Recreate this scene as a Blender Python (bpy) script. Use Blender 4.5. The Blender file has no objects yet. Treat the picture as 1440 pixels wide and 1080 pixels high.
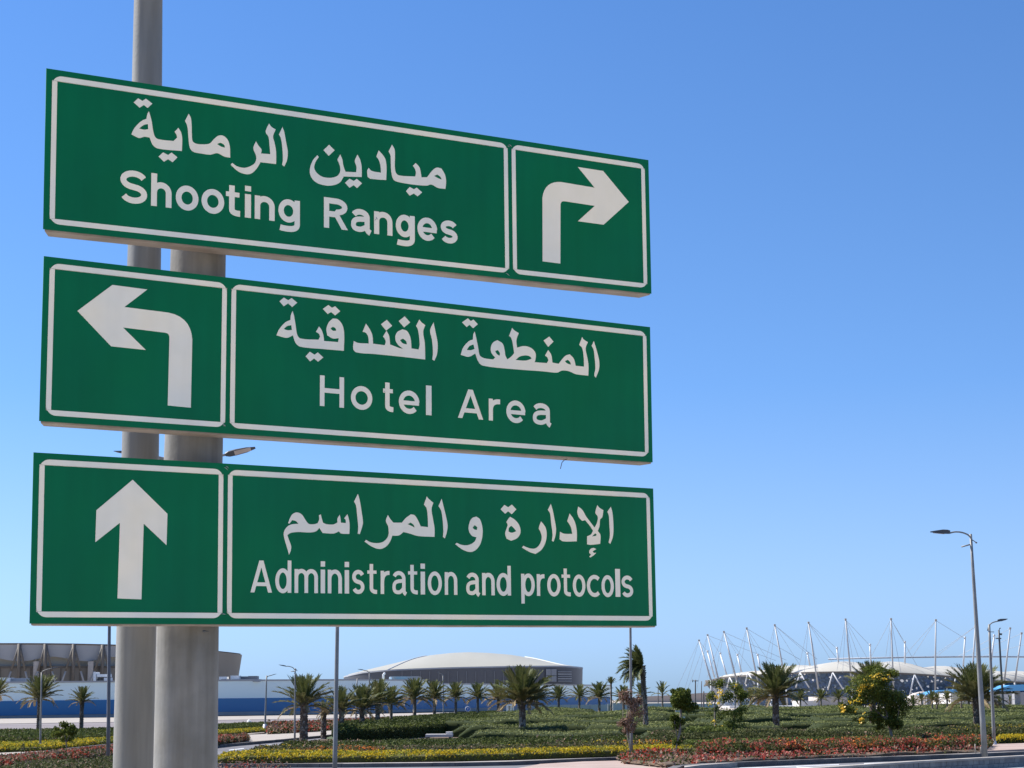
import bpy, bmesh, math, random
import numpy as np
from mathutils import Vector, Matrix, noise
random.seed(7); rng = np.random.default_rng(7)
S = bpy.context.scene; COL = S.collection

# ------------------------------------------------------------------ camera, sky, sun, exposure
F = 2704.0; CX, CY = 720.0, 540.0; HORIZON = 985.0; ROLL = 0.0075; EYE = 3.0
th = math.atan((HORIZON - CY) / F)
vF = Vector((0, math.cos(th), math.sin(th))); vR0 = Vector((1, 0, 0)); vU0 = vR0.cross(vF)
c_, s_ = math.cos(ROLL), math.sin(ROLL)
vR = c_ * vR0 - s_ * vU0; vU = s_ * vR0 + c_ * vU0
cam_d = bpy.data.cameras.new('camera'); cam = bpy.data.objects.new('camera', cam_d); COL.objects.link(cam)
cam_d.sensor_width = 36; cam_d.lens = F / 1440 * 36; cam_d.clip_start = 0.1; cam_d.clip_end = 20000
M = Matrix((vR, vU, -vF)).transposed().to_4x4(); M.translation = Vector((0, 0, EYE)); cam.matrix_world = M
S.camera = cam

SUN_EL = math.radians(46); SUN_LEFT = math.radians(68)       # sun is left of the view, a little beyond the signs
W = bpy.data.worlds.new('World'); S.world = W; W.use_nodes = True
nt = W.node_tree; nt.nodes.clear()
out = nt.nodes.new('ShaderNodeOutputWorld'); bg = nt.nodes.new('ShaderNodeBackground')
sky = nt.nodes.new('ShaderNodeTexSky'); sky.sky_type = 'NISHITA'; sky.sun_disc = False
sky.sun_elevation = SUN_EL; sky.sun_rotation = -SUN_LEFT; sky.altitude = 0
sky.air_density = 1.0; sky.dust_density = 0.6; sky.ozone_density = 2.2
# the physical sky gives brightness; its hue is graded by height to the clear azure of a dry desert day
bw = nt.nodes.new('ShaderNodeRGBToBW'); geo = nt.nodes.new('ShaderNodeTexCoord'); sx_ = nt.nodes.new('ShaderNodeSeparateXYZ'); ramp = nt.nodes.new('ShaderNodeValToRGB')
mul = nt.nodes.new('ShaderNodeVectorMath'); mul.operation = 'SCALE'
for i_, (p_, k_) in enumerate(((0.0, (.285, .415, .575)), (.06, (.245, .405, .66)), (.16, (.168, .375, .80)), (.36, (.145, .375, .95)))):
    e_ = ramp.color_ramp.elements[i_] if i_ < 2 else ramp.color_ramp.elements.new(p_)
    e_.position = p_; e_.color = (*k_, 1)
gain = nt.nodes.new('ShaderNodeMath'); gain.operation = 'MULTIPLY'; gain.inputs[1].default_value = 1.5
nt.links.new(geo.outputs['Generated'], sx_.inputs[0]); nt.links.new(sx_.outputs['Z'], ramp.inputs[0])
nt.links.new(sky.outputs[0], bw.inputs[0]); nt.links.new(bw.outputs[0], gain.inputs[0]); nt.links.new(gain.outputs[0], mul.inputs['Scale']); nt.links.new(ramp.outputs[0], mul.inputs[0])
nt.links.new(mul.outputs[0], bg.inputs[0]); nt.links.new(bg.outputs[0], out.inputs[0])
bg.inputs[1].default_value = 0.12
sd = bpy.data.lights.new('sun', 'SUN'); sd.energy = 4.8; sd.angle = math.radians(0.5); sd.color = (1, .95, .87)
sun = bpy.data.objects.new('sun', sd); COL.objects.link(sun)
sdir = Vector((-math.sin(SUN_LEFT) * math.cos(SUN_EL), math.cos(SUN_LEFT) * math.cos(SUN_EL), math.sin(SUN_EL)))
sun.rotation_euler = sdir.to_track_quat('Z', 'Y').to_euler(); sun.location = (0, 0, 60)
S.view_settings.view_transform = 'Standard'; S.view_settings.look = 'None'
S.view_settings.exposure = 0.72; S.view_settings.gamma = 1
S.view_settings.use_curve_mapping = False
S.cycles.max_bounces = 6; S.cycles.transparent_max_bounces = 6; S.cycles.caustics_reflective = False; S.cycles.caustics_refractive = False

# ------------------------------------------------------------------ placing helpers
def ray(px, py): return vR * ((px - CX) / F) - vU * ((py - CY) / F) + vF
def P(px, py, Y):
    r = ray(px, py); return Vector((0, 0, EYE)) + r * (Y / r.y)
def G(px, py, z=0.0):
    r = ray(px, py); return Vector((0, 0, EYE)) + r * ((z - EYE) / r.z)
def yh(px): return HORIZON - ROLL * (px - CX)

# ------------------------------------------------------------------ object helpers
def link(o, parent=None):
    COL.objects.link(o)
    if parent is not None: o.parent = parent
    return o
def tag(o, label=None, cat=None, group=None, kind=None):
    if label: o['label'] = label
    if cat: o['category'] = cat
    if group: o['group'] = group
    if kind: o['kind'] = kind
    return o
def thing(name, label, cat, loc=(0, 0, 0), group=None, rotz=0):
    o = bpy.data.objects.new(name, None); o.location = loc; o.rotation_euler = (0, 0, rotz); o.empty_display_size = .1
    return tag(link(o), label, cat, group)
def mesh_np(name, V, Fc, mats, mat_idx=None, smooth=False):
    """V (n,3); Fc list of (m,k) arrays"""
    me = bpy.data.meshes.new(name); V = np.asarray(V, dtype=np.float32)
    loops = np.concatenate([f.ravel() for f in Fc]).astype(np.int32)
    tot = np.concatenate([np.full(len(f), f.shape[1]) for f in Fc]).astype(np.int32)
    st = np.concatenate([[0], np.cumsum(tot)[:-1]]).astype(np.int32)
    me.vertices.add(len(V)); me.vertices.foreach_set('co', V.ravel())
    me.loops.add(len(loops)); me.loops.foreach_set('vertex_index', loops)
    me.polygons.add(len(tot)); me.polygons.foreach_set('loop_start', st); me.polygons.foreach_set('loop_total', tot)
    for m in mats: me.materials.append(m)
    if mat_idx is not None: me.polygons.foreach_set('material_index', np.asarray(mat_idx, dtype=np.int32))
    if smooth: me.polygons.foreach_set('use_smooth', np.ones(len(tot), dtype=bool))
    me.update(calc_edges=True); me.validate(); return me
class MB:
    def __init__(s): s.v = []; s.f = []; s.m = []; s.sm = []
    def add(s, vs, fs, m=0, smooth=False):
        b = len(s.v); s.v += [tuple(v) for v in vs]; s.f += [tuple(i + b for i in f) for f in fs]
        s.m += [m] * len(fs); s.sm += [smooth] * len(fs); return s
    def box(s, x0, x1, y0, y1, z0, z1, m=0, T=None):
        vs = [Vector((x, y, z)) for z in (z0, z1) for x, y in ((x0, y0), (x1, y0), (x1, y1), (x0, y1))]
        if T is not None: vs = [T @ v for v in vs]
        return s.add(vs, [(3, 2, 1, 0), (4, 5, 6, 7), (0, 1, 5, 4), (1, 2, 6, 5), (2, 3, 7, 6), (3, 0, 4, 7)], m)
    def tube(s, pts, rad, n=12, m=0, cap=True, smooth=True, wob=0):
        pts = [Vector(p) for p in pts]; rs = rad if isinstance(rad, (list, tuple)) else [rad] * len(pts)
        vs = []; up = None
        for i, p in enumerate(pts):
            t = (pts[min(i + 1, len(pts) - 1)] - pts[max(i - 1, 0)]).normalized()
            if up is None: up = t.orthogonal().normalized()
            a = (up - t * up.dot(t)).normalized(); b = t.cross(a); up = a
            for k in range(n):
                w = 2 * math.pi * k / n; r = rs[i] * (1 + wob * random.uniform(-1, 1))
                vs.append(p + (a * math.cos(w) + b * math.sin(w)) * r)
        fs = [(i * n + k, i * n + (k + 1) % n, (i + 1) * n + (k + 1) % n, (i + 1) * n + k) for i in range(len(pts) - 1) for k in range(n)]
        s.add(vs, fs, m, smooth)
        if cap:
            b = len(s.v) - len(vs)
            s.f += [tuple(b + k for k in reversed(range(n))), tuple(b + (len(pts) - 1) * n + k for k in range(n))]
            s.m += [m, m]; s.sm += [False, False]
        return s
    def build(s, name, mats, parent=None):
        me = bpy.data.meshes.new(name); me.from_pydata([tuple(v) for v in s.v], [], s.f)
        for m in (mats if isinstance(mats, (list, tuple)) else [mats]): me.materials.append(m)
        me.polygons.foreach_set('material_index', s.m); me.polygons.foreach_set('use_smooth', s.sm); me.update()
        return link(bpy.data.objects.new(name, me), parent)
def prism(name, pts, z0, z1, mat, parent=None):
    """pts: world xy(z) outline, counter-clockwise or not; vertical sides"""
    bm = bmesh.new(); t = [bm.verts.new((p[0], p[1], z1)) for p in pts]; f = bm.faces.new(t)
    if f.calc_area() and f.normal.z < 0: f.normal_flip()
    f.normal_update()
    if f.normal.z < 0: f.normal_flip()
    if z0 < z1:
        b = [bm.verts.new((p[0], p[1], z0)) for p in pts]; n = len(pts)
        for i in range(n): bm.faces.new((t[i], t[(i + 1) % n], b[(i + 1) % n], b[i]))
        bmesh.ops.recalc_face_normals(bm, faces=bm.faces)
        if f.normal.z < 0: bmesh.ops.reverse_faces(bm, faces=bm.faces)
    bmesh.ops.triangulate(bm, faces=[f])
    me = bpy.data.meshes.new(name); bm.to_mesh(me); bm.free(); me.materials.append(mat)
    return link(bpy.data.objects.new(name, me), parent)

# ------------------------------------------------------------------ materials
MATS = {}
def mat(name, col, rough=.7, metal=0, var=.12, scale=3, col2=None, bump=0, bscale=None, trans=0, spec=.5, streak=False, detail=4, coat=0, stain=0):
    if name in MATS: return MATS[name]
    m = bpy.data.materials.new(name); m.use_nodes = True; MATS[name] = m
    n = m.node_tree.nodes; l = m.node_tree.links; b = n['Principled BSDF']
    b.inputs['Roughness'].default_value = rough; b.inputs['Metallic'].default_value = metal
    b.inputs['Specular IOR Level'].default_value = spec; b.inputs['Coat Weight'].default_value = coat
    tc = n.new('ShaderNodeTexCoord'); nz = n.new('ShaderNodeTexNoise'); nz.inputs['Scale'].default_value = scale; nz.inputs['Detail'].default_value = detail
    mp = n.new('ShaderNodeMapping'); l.new(tc.outputs['Object'], mp.inputs[0]); l.new(mp.outputs[0], nz.inputs['Vector'])
    if streak: mp.inputs['Scale'].default_value = (1, 1, .12)
    cr = n.new('ShaderNodeValToRGB'); c2 = col2 or tuple(min(1, c * (1 + var)) for c in col); c1 = col if col2 else tuple(c * (1 - var) for c in col)
    cr.color_ramp.elements[0].position = .32; cr.color_ramp.elements[1].position = .68
    cr.color_ramp.elements[0].color = (*c1, 1); cr.color_ramp.elements[1].color = (*c2, 1)
    l.new(nz.outputs[0], cr.inputs[0]); l.new(cr.outputs[0], b.inputs['Base Color'])
    if stain:
        mp2 = n.new('ShaderNodeMapping'); mp2.inputs['Scale'].default_value = (9, 9, .7); n2 = n.new('ShaderNodeTexNoise'); n2.inputs['Scale'].default_value = 1.3; n2.inputs['Detail'].default_value = 7
        n3 = n.new('ShaderNodeTexNoise'); n3.inputs['Scale'].default_value = 1.7; n3.inputs['Detail'].default_value = 3
        r2 = n.new('ShaderNodeValToRGB'); r2.color_ramp.elements[0].position = .34; r2.color_ramp.elements[1].position = .62; r2.color_ramp.elements[0].color = (.62, .6, .56, 1); r2.color_ramp.elements[1].color = (1, 1, 1, 1)
        r3 = n.new('ShaderNodeValToRGB'); r3.color_ramp.elements[0].position = .35; r3.color_ramp.elements[1].position = .65; r3.color_ramp.elements[0].color = (.8, .84, .88, 1); r3.color_ramp.elements[1].color = (1.0, .95, .86, 1)
        m1 = n.new('ShaderNodeMix'); m1.data_type = 'RGBA'; m1.blend_type = 'MULTIPLY'; m1.inputs['Factor'].default_value = stain; m2 = n.new('ShaderNodeMix'); m2.data_type = 'RGBA'; m2.blend_type = 'MULTIPLY'; m2.inputs['Factor'].default_value = 1
        l.new(tc.outputs['Object'], mp2.inputs[0]); l.new(mp2.outputs[0], n2.inputs['Vector']); l.new(tc.outputs['Object'], n3.inputs['Vector']); l.new(n2.outputs[0], r2.inputs[0]); l.new(n3.outputs[0], r3.inputs[0])
        l.new(cr.outputs[0], m1.inputs['A']); l.new(r2.outputs[0], m1.inputs['B']); l.new(m1.outputs['Result'], m2.inputs['A']); l.new(r3.outputs[0], m2.inputs['B']); l.new(m2.outputs['Result'], b.inputs['Base Color'])
    if bump:
        nb = n.new('ShaderNodeTexNoise'); nb.inputs['Scale'].default_value = bscale or scale * 6; nb.inputs['Detail'].default_value = 5
        bp = n.new('ShaderNodeBump'); bp.inputs['Strength'].default_value = bump; bp.inputs['Distance'].default_value = .02
        l.new(tc.outputs['Object'], nb.inputs['Vector']); l.new(nb.outputs[0], bp.inputs['Height']); l.new(bp.outputs[0], b.inputs['Normal'])
    if trans:
        tr = n.new('ShaderNodeBsdfTranslucent'); mx = n.new('ShaderNodeMixShader'); mx.inputs[0].default_value = trans
        l.new(cr.outputs[0], tr.inputs[0]); l.new(b.outputs[0], mx.inputs[1]); l.new(tr.outputs[0], mx.inputs[2])
        l.new(mx.outputs[0], n['Material Output'].inputs[0])
    return m
m_ground = mat('sandy ground', (.42, .36, .29), .95, scale=.05, col2=(.5, .44, .36))
m_asphalt = mat('asphalt', (.13, .125, .13), .85, scale=.15, col2=(.18, .172, .175), bump=.2, bscale=8)
m_farasph = mat('dusty asphalt', (.19, .16, .155), .9, scale=.06, col2=(.24, .205, .195))
m_lightroad = mat('pale worn asphalt', (.3, .295, .29), .85, scale=.2, col2=(.38, .37, .36))
m_pave = mat('pink paving', (.36, .26, .21), .9, scale=.4, col2=(.45, .34, .285), bump=.1)
m_palepave = mat('pale paving', (.33, .285, .235), .9, scale=.3, col2=(.42, .37, .31), bump=.1)
m_bouncepave = mat('unseen bounce paving', (.5, .45, .39), .9, scale=.3, col2=(.6, .55, .48))  # unseen paving, made pale so it bounces light onto the shaded signs
m_kerb = mat('kerb concrete', (.34, .30, .255), .9, scale=1.5, col2=(.44, .40, .35))
m_line = mat('road marking paint', (.62, .62, .6), .7, scale=2, col2=(.78, .78, .76))
m_soil = mat('planting soil', (.1, .07, .045), 1, scale=1, col2=(.16, .11, .07))
m_lawn = mat('maze turf', (.06, .085, .035), 1, scale=.5, col2=(.09, .12, .05))
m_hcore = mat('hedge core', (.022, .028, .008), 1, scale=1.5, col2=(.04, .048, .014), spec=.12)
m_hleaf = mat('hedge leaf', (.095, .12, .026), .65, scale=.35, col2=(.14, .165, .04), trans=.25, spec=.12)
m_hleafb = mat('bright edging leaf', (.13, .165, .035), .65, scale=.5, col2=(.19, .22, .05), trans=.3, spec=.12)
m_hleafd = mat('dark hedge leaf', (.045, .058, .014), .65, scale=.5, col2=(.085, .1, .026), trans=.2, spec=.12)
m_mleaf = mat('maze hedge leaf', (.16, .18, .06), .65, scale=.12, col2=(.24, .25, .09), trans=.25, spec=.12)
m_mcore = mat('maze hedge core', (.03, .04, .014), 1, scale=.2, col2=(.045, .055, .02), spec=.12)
m_oleaf = mat('olive shrub leaf', (.1, .1, .04), .65, scale=.4, col2=(.13, .13, .05), trans=.25, spec=.12)
m_yel = mat('yellow foliage', (.5, .34, .015), .6, scale=1.5, col2=(.68, .5, .03), trans=.35, spec=.12)
m_yelg = mat('yellow green foliage', (.26, .25, .03), .6, scale=1.5, col2=(.36, .34, .04), trans=.3, spec=.12)
m_red = mat('red blossom', (.34, .035, .025), .6, scale=1.2, col2=(.5, .08, .045), trans=.3, spec=.12)
m_pinkb = mat('pink blossom', (.40, .09, .075), .6, scale=1.2, col2=(.52, .17, .12), trans=.3, spec=.12)
m_orange = mat('orange blossom', (.65, .16, .04), .6, scale=1.2, col2=(.7, .26, .06), trans=.3, spec=.12)
m_palm = mat('palm leaflet', (.095, .112, .035), .5, scale=.8, col2=(.175, .185, .065), trans=.2, spec=.12)
m_palmy = mat('palm leaflet olive', (.15, .15, .06), .5, scale=.8, col2=(.18, .165, .07), trans=.2, spec=.12)
m_palmd = mat('palm leaflet dry', (.26, .19, .1), .7, scale=.8, col2=(.36, .27, .15), trans=.15, spec=.12)
m_rachis = mat('palm midrib', (.2, .18, .08), .6)
m_trunk = mat('palm trunk', (.09, .065, .045), .95, scale=2.5, col2=(.17, .13, .1), bump=.4)
m_trunkl = mat('palm trunk pale scales', (.22, .19, .15), .95, scale=3, col2=(.4, .36, .31), bump=.3)
m_bark = mat('grey bark', (.2, .16, .12), .95, scale=6, col2=(.3, .25, .2), bump=.3)
m_tleaf = mat('tree leaf', (.11, .14, .022), .55, scale=.7, col2=(.2, .22, .04), trans=.3, spec=.12)
m_tleafd = mat('tree leaf dark', (.045, .065, .012), .5, scale=.7, col2=(.09, .12, .022), trans=.25, spec=.12)
m_dry = mat('dry brown leaf', (.28, .17, .12), .8, scale=1.5, col2=(.38, .25, .18), trans=.2, spec=.12)
m_bell = mat('yellow bell flower', (.8, .5, .02), .5, scale=2, col2=(.85, .62, .08), trans=.3)
m_steel = mat('galvanised steel', (.2, .195, .18), .55, metal=.2, scale=2, col2=(.28, .27, .25))
m_darksteel = mat('dark lamp metal', (.07, .075, .08), .5, scale=2)
m_lens = mat('lamp glass', (.55, .45, .38), .3, scale=4)
m_pole1 = mat('weathered pole coating', (.20, .195, .18), .65, scale=5, col2=(.30, .295, .275), bump=.08, bscale=60, streak=True, detail=8, stain=.8)  # the thin pole's own coating, mottled and streaked by weather
m_pole2 = mat('weathered post coating', (.195, .188, .168), .7, scale=4, col2=(.31, .30, .28), bump=.1, bscale=50, streak=False, detail=9, stain=.9)
m_green = mat('green reflective sheeting', (.0, .142, .056), .5, scale=1.3, col2=(.0, .16, .069), spec=.12, stain=.18, bump=.03, bscale=2.5)
m_white = mat('white reflective sheeting', (.94, .87, .72), .55, scale=9, col2=(.97, .90, .76), spec=.2, stain=.10)
m_alu = mat('weathered aluminium', (.16, .125, .095), .6, scale=6, col2=(.25, .205, .165))
m_alud = mat('edge of green sheet', (.0, .03, .045), .5)
m_wallb = mat('pale blue cladding', (.72, .84, .82), .6, scale=.02, col2=(.78, .88, .86))
m_blue = mat('deep blue cladding', (.013, .14, .33), .5, scale=.02, col2=(.016, .155, .36))
m_greyb = mat('grey plinth', (.3, .3, .31), .8, scale=.1)
m_bluec = mat('light blue canopy', (.1, .35, .62), .5, scale=.1, var=.05)
m_clad = mat('taupe cladding', (.225, .195, .16), .7, scale=.08, col2=(.265, .235, .195))
m_cladl = mat('grey blue screen', (.31, .315, .325), .6, scale=.05, col2=(.37, .375, .385))
m_strut = mat('arena strut', (.14, .12, .10), .7)
m_strutl = mat('arena strut pale', (.42, .38, .34), .7)
m_membrane = mat('roof membrane', (.43, .405, .35), .7, scale=.06, col2=(.50, .475, .41))
m_dome = mat('dome skin', (.37, .35, .285), .55, scale=.015, col2=(.42, .40, .33))
m_fascia = mat('dark fascia', (.06, .065, .078), .5, scale=.05, col2=(.08, .085, .098))
m_fasl = mat('fascia light panel', (.22, .23, .25), .5)
m_mast = mat('white painted steel', (.62, .62, .62), .5, var=.04)
m_mastg = mat('backlit grey mast steel', (.42, .42, .42), .5, var=.04)  # backlit tone of the tall white masts put into their base colour
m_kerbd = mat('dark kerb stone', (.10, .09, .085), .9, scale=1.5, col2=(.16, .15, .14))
m_cable = mat('cable', (.33, .36, .4), .5)
m_unit = mat('rooftop unit', (.82, .8, .76), .6)
m_unitd = mat('rooftop unit dark', (.22, .22, .23), .6)
m_whitewall = mat('white rendered wall', (.55, .53, .5), .9, scale=.1, col2=(.62, .6, .57))
m_beige = mat('beige concrete', (.47, .41, .36), .9, scale=.05, col2=(.52, .46, .41))
m_hill = mat('sand hill', (.4, .33, .28), 1, scale=.01, col2=(.46, .39, .33))
m_win = mat('dark glazing', (.05, .07, .09), .2)
m_signblue = mat('blue sign face', (.02, .12, .4), .5)
m_stake = mat('wooden stake', (.35, .3, .24), .9)
# mosaic facade of the stadium
m_mosaic = bpy.data.materials.new('blue mosaic facade'); m_mosaic.use_nodes = True
_n = m_mosaic.node_tree.nodes; _l = m_mosaic.node_tree.links
_t = _n.new('ShaderNodeTexCoord'); _v = _n.new('ShaderNodeTexVoronoi'); _v.inputs['Scale'].default_value = 1.3
_c = _n.new('ShaderNodeValToRGB'); _c.color_ramp.interpolation = 'CONSTANT'
for _p, _k in ((0, (.025, .06, .11)), (.45, (.06, .11, .19)), (.7, (.035, .09, .21)), (.9, (.13, .2, .28))):
    _e = _c.color_ramp.elements[0] if _p == 0 else _c.color_ramp.elements.new(_p)
    _e.color = (*_k, 1)
_c.color_ramp.elements[len(_c.color_ramp.elements) - 1].position = .95
_sp = _n.new('ShaderNodeSeparateColor'); _l.new(_t.outputs['Object'], _v.inputs['Vector']); _l.new(_v.outputs['Color'], _sp.inputs[0])
_l.new(_sp.outputs[0], _c.inputs[0]); _l.new(_c.outputs[0], _n['Principled BSDF'].inputs['Base Color']); _n['Principled BSDF'].inputs['Roughness'].default_value = .35

# ------------------------------------------------------------------ the ground and roads
g = MB(); R0 = 9000
g.add([(-R0, -400, 0), (R0, -400, 0), (R0, R0, 0), (-R0, R0, 0)], [(0, 1, 2, 3)]); tag(g.build('ground', m_ground), kind='structure')
def sheet(name, far, near, z, mt, thick=0, kind='structure', label=None):
    pts = [G(*p, z=z) for p in far] + [G(*p, z=z) for p in reversed(near)]
    return tag(prism(name, pts, 0.0 if thick else z, z, mt), label, kind=kind)
cA = [(-60, 1011), (150, 1009), (300, 1006.5), (480, 1003), (600, 999)]
cB = [(-60, 1018.5), (150, 1015.5), (310, 1012.5), (480, 1009.5), (650, 1004.5), (770, 1001.5)]
cC = [(-60, 1029.5), (150, 1027.5), (310, 1022.5), (480, 1018.5), (640, 1012.5), (770, 1006)]
cD = [(-60, 1046), (60, 1042.5), (150, 1038.5), (230, 1034), (310, 1029.5), (372, 1026)]
cE = [(-60, 1061), (60, 1056), (150, 1046), (230, 1039.5), (310, 1033), (372, 1028.5)]
cF = [(-60, 1072), (15, 1066), (100, 1055.5), (150, 1049.8), (230, 1043), (303, 1037), (345, 1033.5)]
sheet('pavement', [(-60, 1011), (600, 999), (770, 996)], cB, .06, m_palepave, 1)
sheet('road', cB, cC, .004, m_farasph)
# near carriageway under and in front of everything, main road sweeping away between the beds
tag(prism('road', [(-40, 34), (60, 34), (60, 100), (45, 118), (-60, 118), (-60, 34)], .002, .002, m_asphalt), kind='structure')
tag(prism('pavement', [(-60, -60), (60, -60), (60, 34), (-60, 34)], 0, .12, m_bouncepave), kind='structure')  # out-of-view pale paving added to throw light up at the sign faces
kU = [(-200, 1102), (-60, 1082), (60, 1072), (150, 1065), (230, 1058), (303, 1050.5), (380, 1043.5), (480, 1033.5), (540, 1026), (600, 1019.5)]
kN = [(-200, 1150), (-60, 1118), (150, 1092), (300, 1069), (345, 1060.5), (390, 1051.5), (450, 1044), (500, 1037), (600, 1025)]
sheet('road', kU, kN, .008, m_asphalt)
sheet('pavement', cF, [(-60, 1079), (60, 1069.5), (150, 1062.5), (230, 1056), (303, 1048.8), (380, 1042), (480, 1032.2), (540, 1025), (600, 1018.5), (603, 1016), (560, 1018.5), (480, 1027), (400, 1032), (345, 1033.5)][:9] + [(600, 1016.5), (540, 1020), (480, 1026), (420, 1030)], .15, m_palepave, 1)
sheet('pavement', cE, [(-60, 1070), (15, 1064.5), (100, 1054.5), (150, 1048.8), (230, 1042.2), (303, 1036.2), (345, 1032.8), (372, 1030)], .15, m_palepave, 1)
def kerb(pts, w=.25, h=.2, name='kerb', mt=None, seg=1.0):
    """kerb stones set on edge along a line; each stone a touch apart, joined: too small to pick apart"""
    mb = MB()
    for a, b in zip(pts[:-1], pts[1:]):
        d = b - a; L = d.length; n = max(1, int(L / seg)); t = d.normalized(); q = Vector((-t.y, t.x, 0))
        for i in range(n):
            s0 = a + t * (L * i / n + .008); s1 = a + t * (L * (i + 1) / n - .008); hh = h + random.uniform(-.006, .006)
            vs = [s0, s1, s1 + q * w, s0 + q * w]
            mb.add([(v.x, v.y, 0) for v in vs] + [(v.x, v.y, hh) for v in vs], [(4, 5, 6, 7), (0, 1, 5, 4), (1, 2, 6, 5), (2, 3, 7, 6), (3, 0, 4, 7)])
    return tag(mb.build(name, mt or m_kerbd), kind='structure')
def kpx(l, z=0): return [G(*p, z=z) for p in l]
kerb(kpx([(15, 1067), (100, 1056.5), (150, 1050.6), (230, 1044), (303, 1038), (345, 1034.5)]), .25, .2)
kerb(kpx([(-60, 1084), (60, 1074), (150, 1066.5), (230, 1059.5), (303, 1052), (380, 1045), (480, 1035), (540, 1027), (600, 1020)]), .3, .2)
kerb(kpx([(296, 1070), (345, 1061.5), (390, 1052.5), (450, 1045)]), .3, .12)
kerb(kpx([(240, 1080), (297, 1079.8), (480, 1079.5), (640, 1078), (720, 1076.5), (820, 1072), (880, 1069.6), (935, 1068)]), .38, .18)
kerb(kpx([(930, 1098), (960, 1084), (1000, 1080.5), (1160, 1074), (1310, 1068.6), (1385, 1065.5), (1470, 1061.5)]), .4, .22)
tag(prism('pavement', [G(*p, z=.21) for p in [(1475, 1055), (1385, 1058.2), (1310, 1061.2), (1160, 1066.7), (1040, 1072), (985, 1075.8), (962, 1079)]] + [Vector((q.x, q.y + .4, 0)) for q in kpx([(964, 1083.4), (1000, 1080.5), (1160, 1074), (1310, 1068.6), (1385, 1065.5), (1475, 1061.3)])], 0, .21, m_kerb), kind='structure')
tag(prism('pavement', [G(*p, z=.17) for p in [(935, 1062.6), (880, 1064), (820, 1066), (720, 1069.4), (640, 1071.3), (480, 1072.8), (297, 1074.5), (240, 1075)]] + [Vector((q.x, q.y + .4, 0)) for q in kpx([(240, 1080), (297, 1079.8), (480, 1079.5), (640, 1078), (720, 1076.5), (820, 1072), (880, 1069.6), (935, 1068)])], 0, .17, m_kerb), kind='structure')
# planted ground behind the kerb
tag(prism('planting_bed', [G(*p) for p in [(240, 1076), (297, 1075.5), (480, 1074), (640, 1072.4), (720, 1070.6), (820, 1067.2), (935, 1064), (1000, 1064), (1500, 1054), (1500, 1033), (640, 1033), (450, 1042), (390, 1051), (345, 1060), (296, 1068.5)]], 0, .12, m_soil), kind='structure')
tag(prism('planting_bed', [G(*p) for p in [(975, 1079), (1000, 1077), (1040, 1074.5), (1160, 1069), (1310, 1063.5), (1385, 1060.5), (1390, 1046), (975, 1050)]], 0, .23, m_soil), kind='structure')
tag(prism('lawn', [G(*p) for p in [(640, 1035), (1500, 1034), (1500, 1002.5), (1000, 1001.5), (760, 1004.5), (600, 1016), (470, 1036), (450, 1041)]], 0, .09, m_lawn), kind='structure')
tag(prism('planting_bed', [G(*p) for p in [(-60, 1094), (60, 1079), (150, 1067), (230, 1056), (300, 1048.5), (349, 1042), (340, 1037), (300, 1041), (230, 1048), (150, 1057), (60, 1067), (-60, 1080)]], 0, .2, m_soil), kind='structure')
tag(prism('planting_bed', [G(*p) for p in [(-80, 1098), (170, 1078), (240, 1100), (100, 1130), (-80, 1140)]], 0, .2, m_soil), kind='structure')
# pink paving island in front of the beds
tag(prism('pavement', [G(*p) for p in [(728, 1082), (760, 1076), (820, 1072.5), (935, 1069.6), (1010, 1067), (1020, 1071), (985, 1078), (950, 1084), (900, 1100), (760, 1100)]], 0, .06, m_pave), kind='structure')
tag(prism('pavement', [G(*p) for p in [(1388, 1061.2), (1470, 1057.4), (1470, 1045), (1393, 1048)]], 0, .2, m_pave), kind='structure')
tag(prism('road', [G(*p) for p in [(1000, 1084), (1160, 1077), (1310, 1071), (1480, 1064), (1480, 1075), (1200, 1110), (950, 1130)]], .012, .012, m_lightroad), kind='structure')
def marking(pxs, z=.02):
    tag(prism('road_marking', [G(*p, z=z) for p in pxs], z, z, m_line), kind='structure')
for q in ([(1120, 1078), (1190, 1080.5), (1195, 1083), (1120, 1079.5)], [(1040, 1079.8), (1180, 1074.6), (1180, 1075.5), (1040, 1080.8)], [(1215, 1073.2), (1330, 1068.8), (1330, 1069.6), (1215, 1074.2)],
          [(1150, 1083), (1300, 1071.5), (1300, 1072.6), (1150, 1085)],
          [(322, 1054.4), (343, 1052), (343, 1052.8), (322, 1055.4)], [(368, 1048.4), (384, 1046.6), (384, 1047.2), (368, 1049.2)], [(418, 1042.6), (432, 1041), (432, 1041.5), (418, 1043.2)]):
    marking(q)
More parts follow.
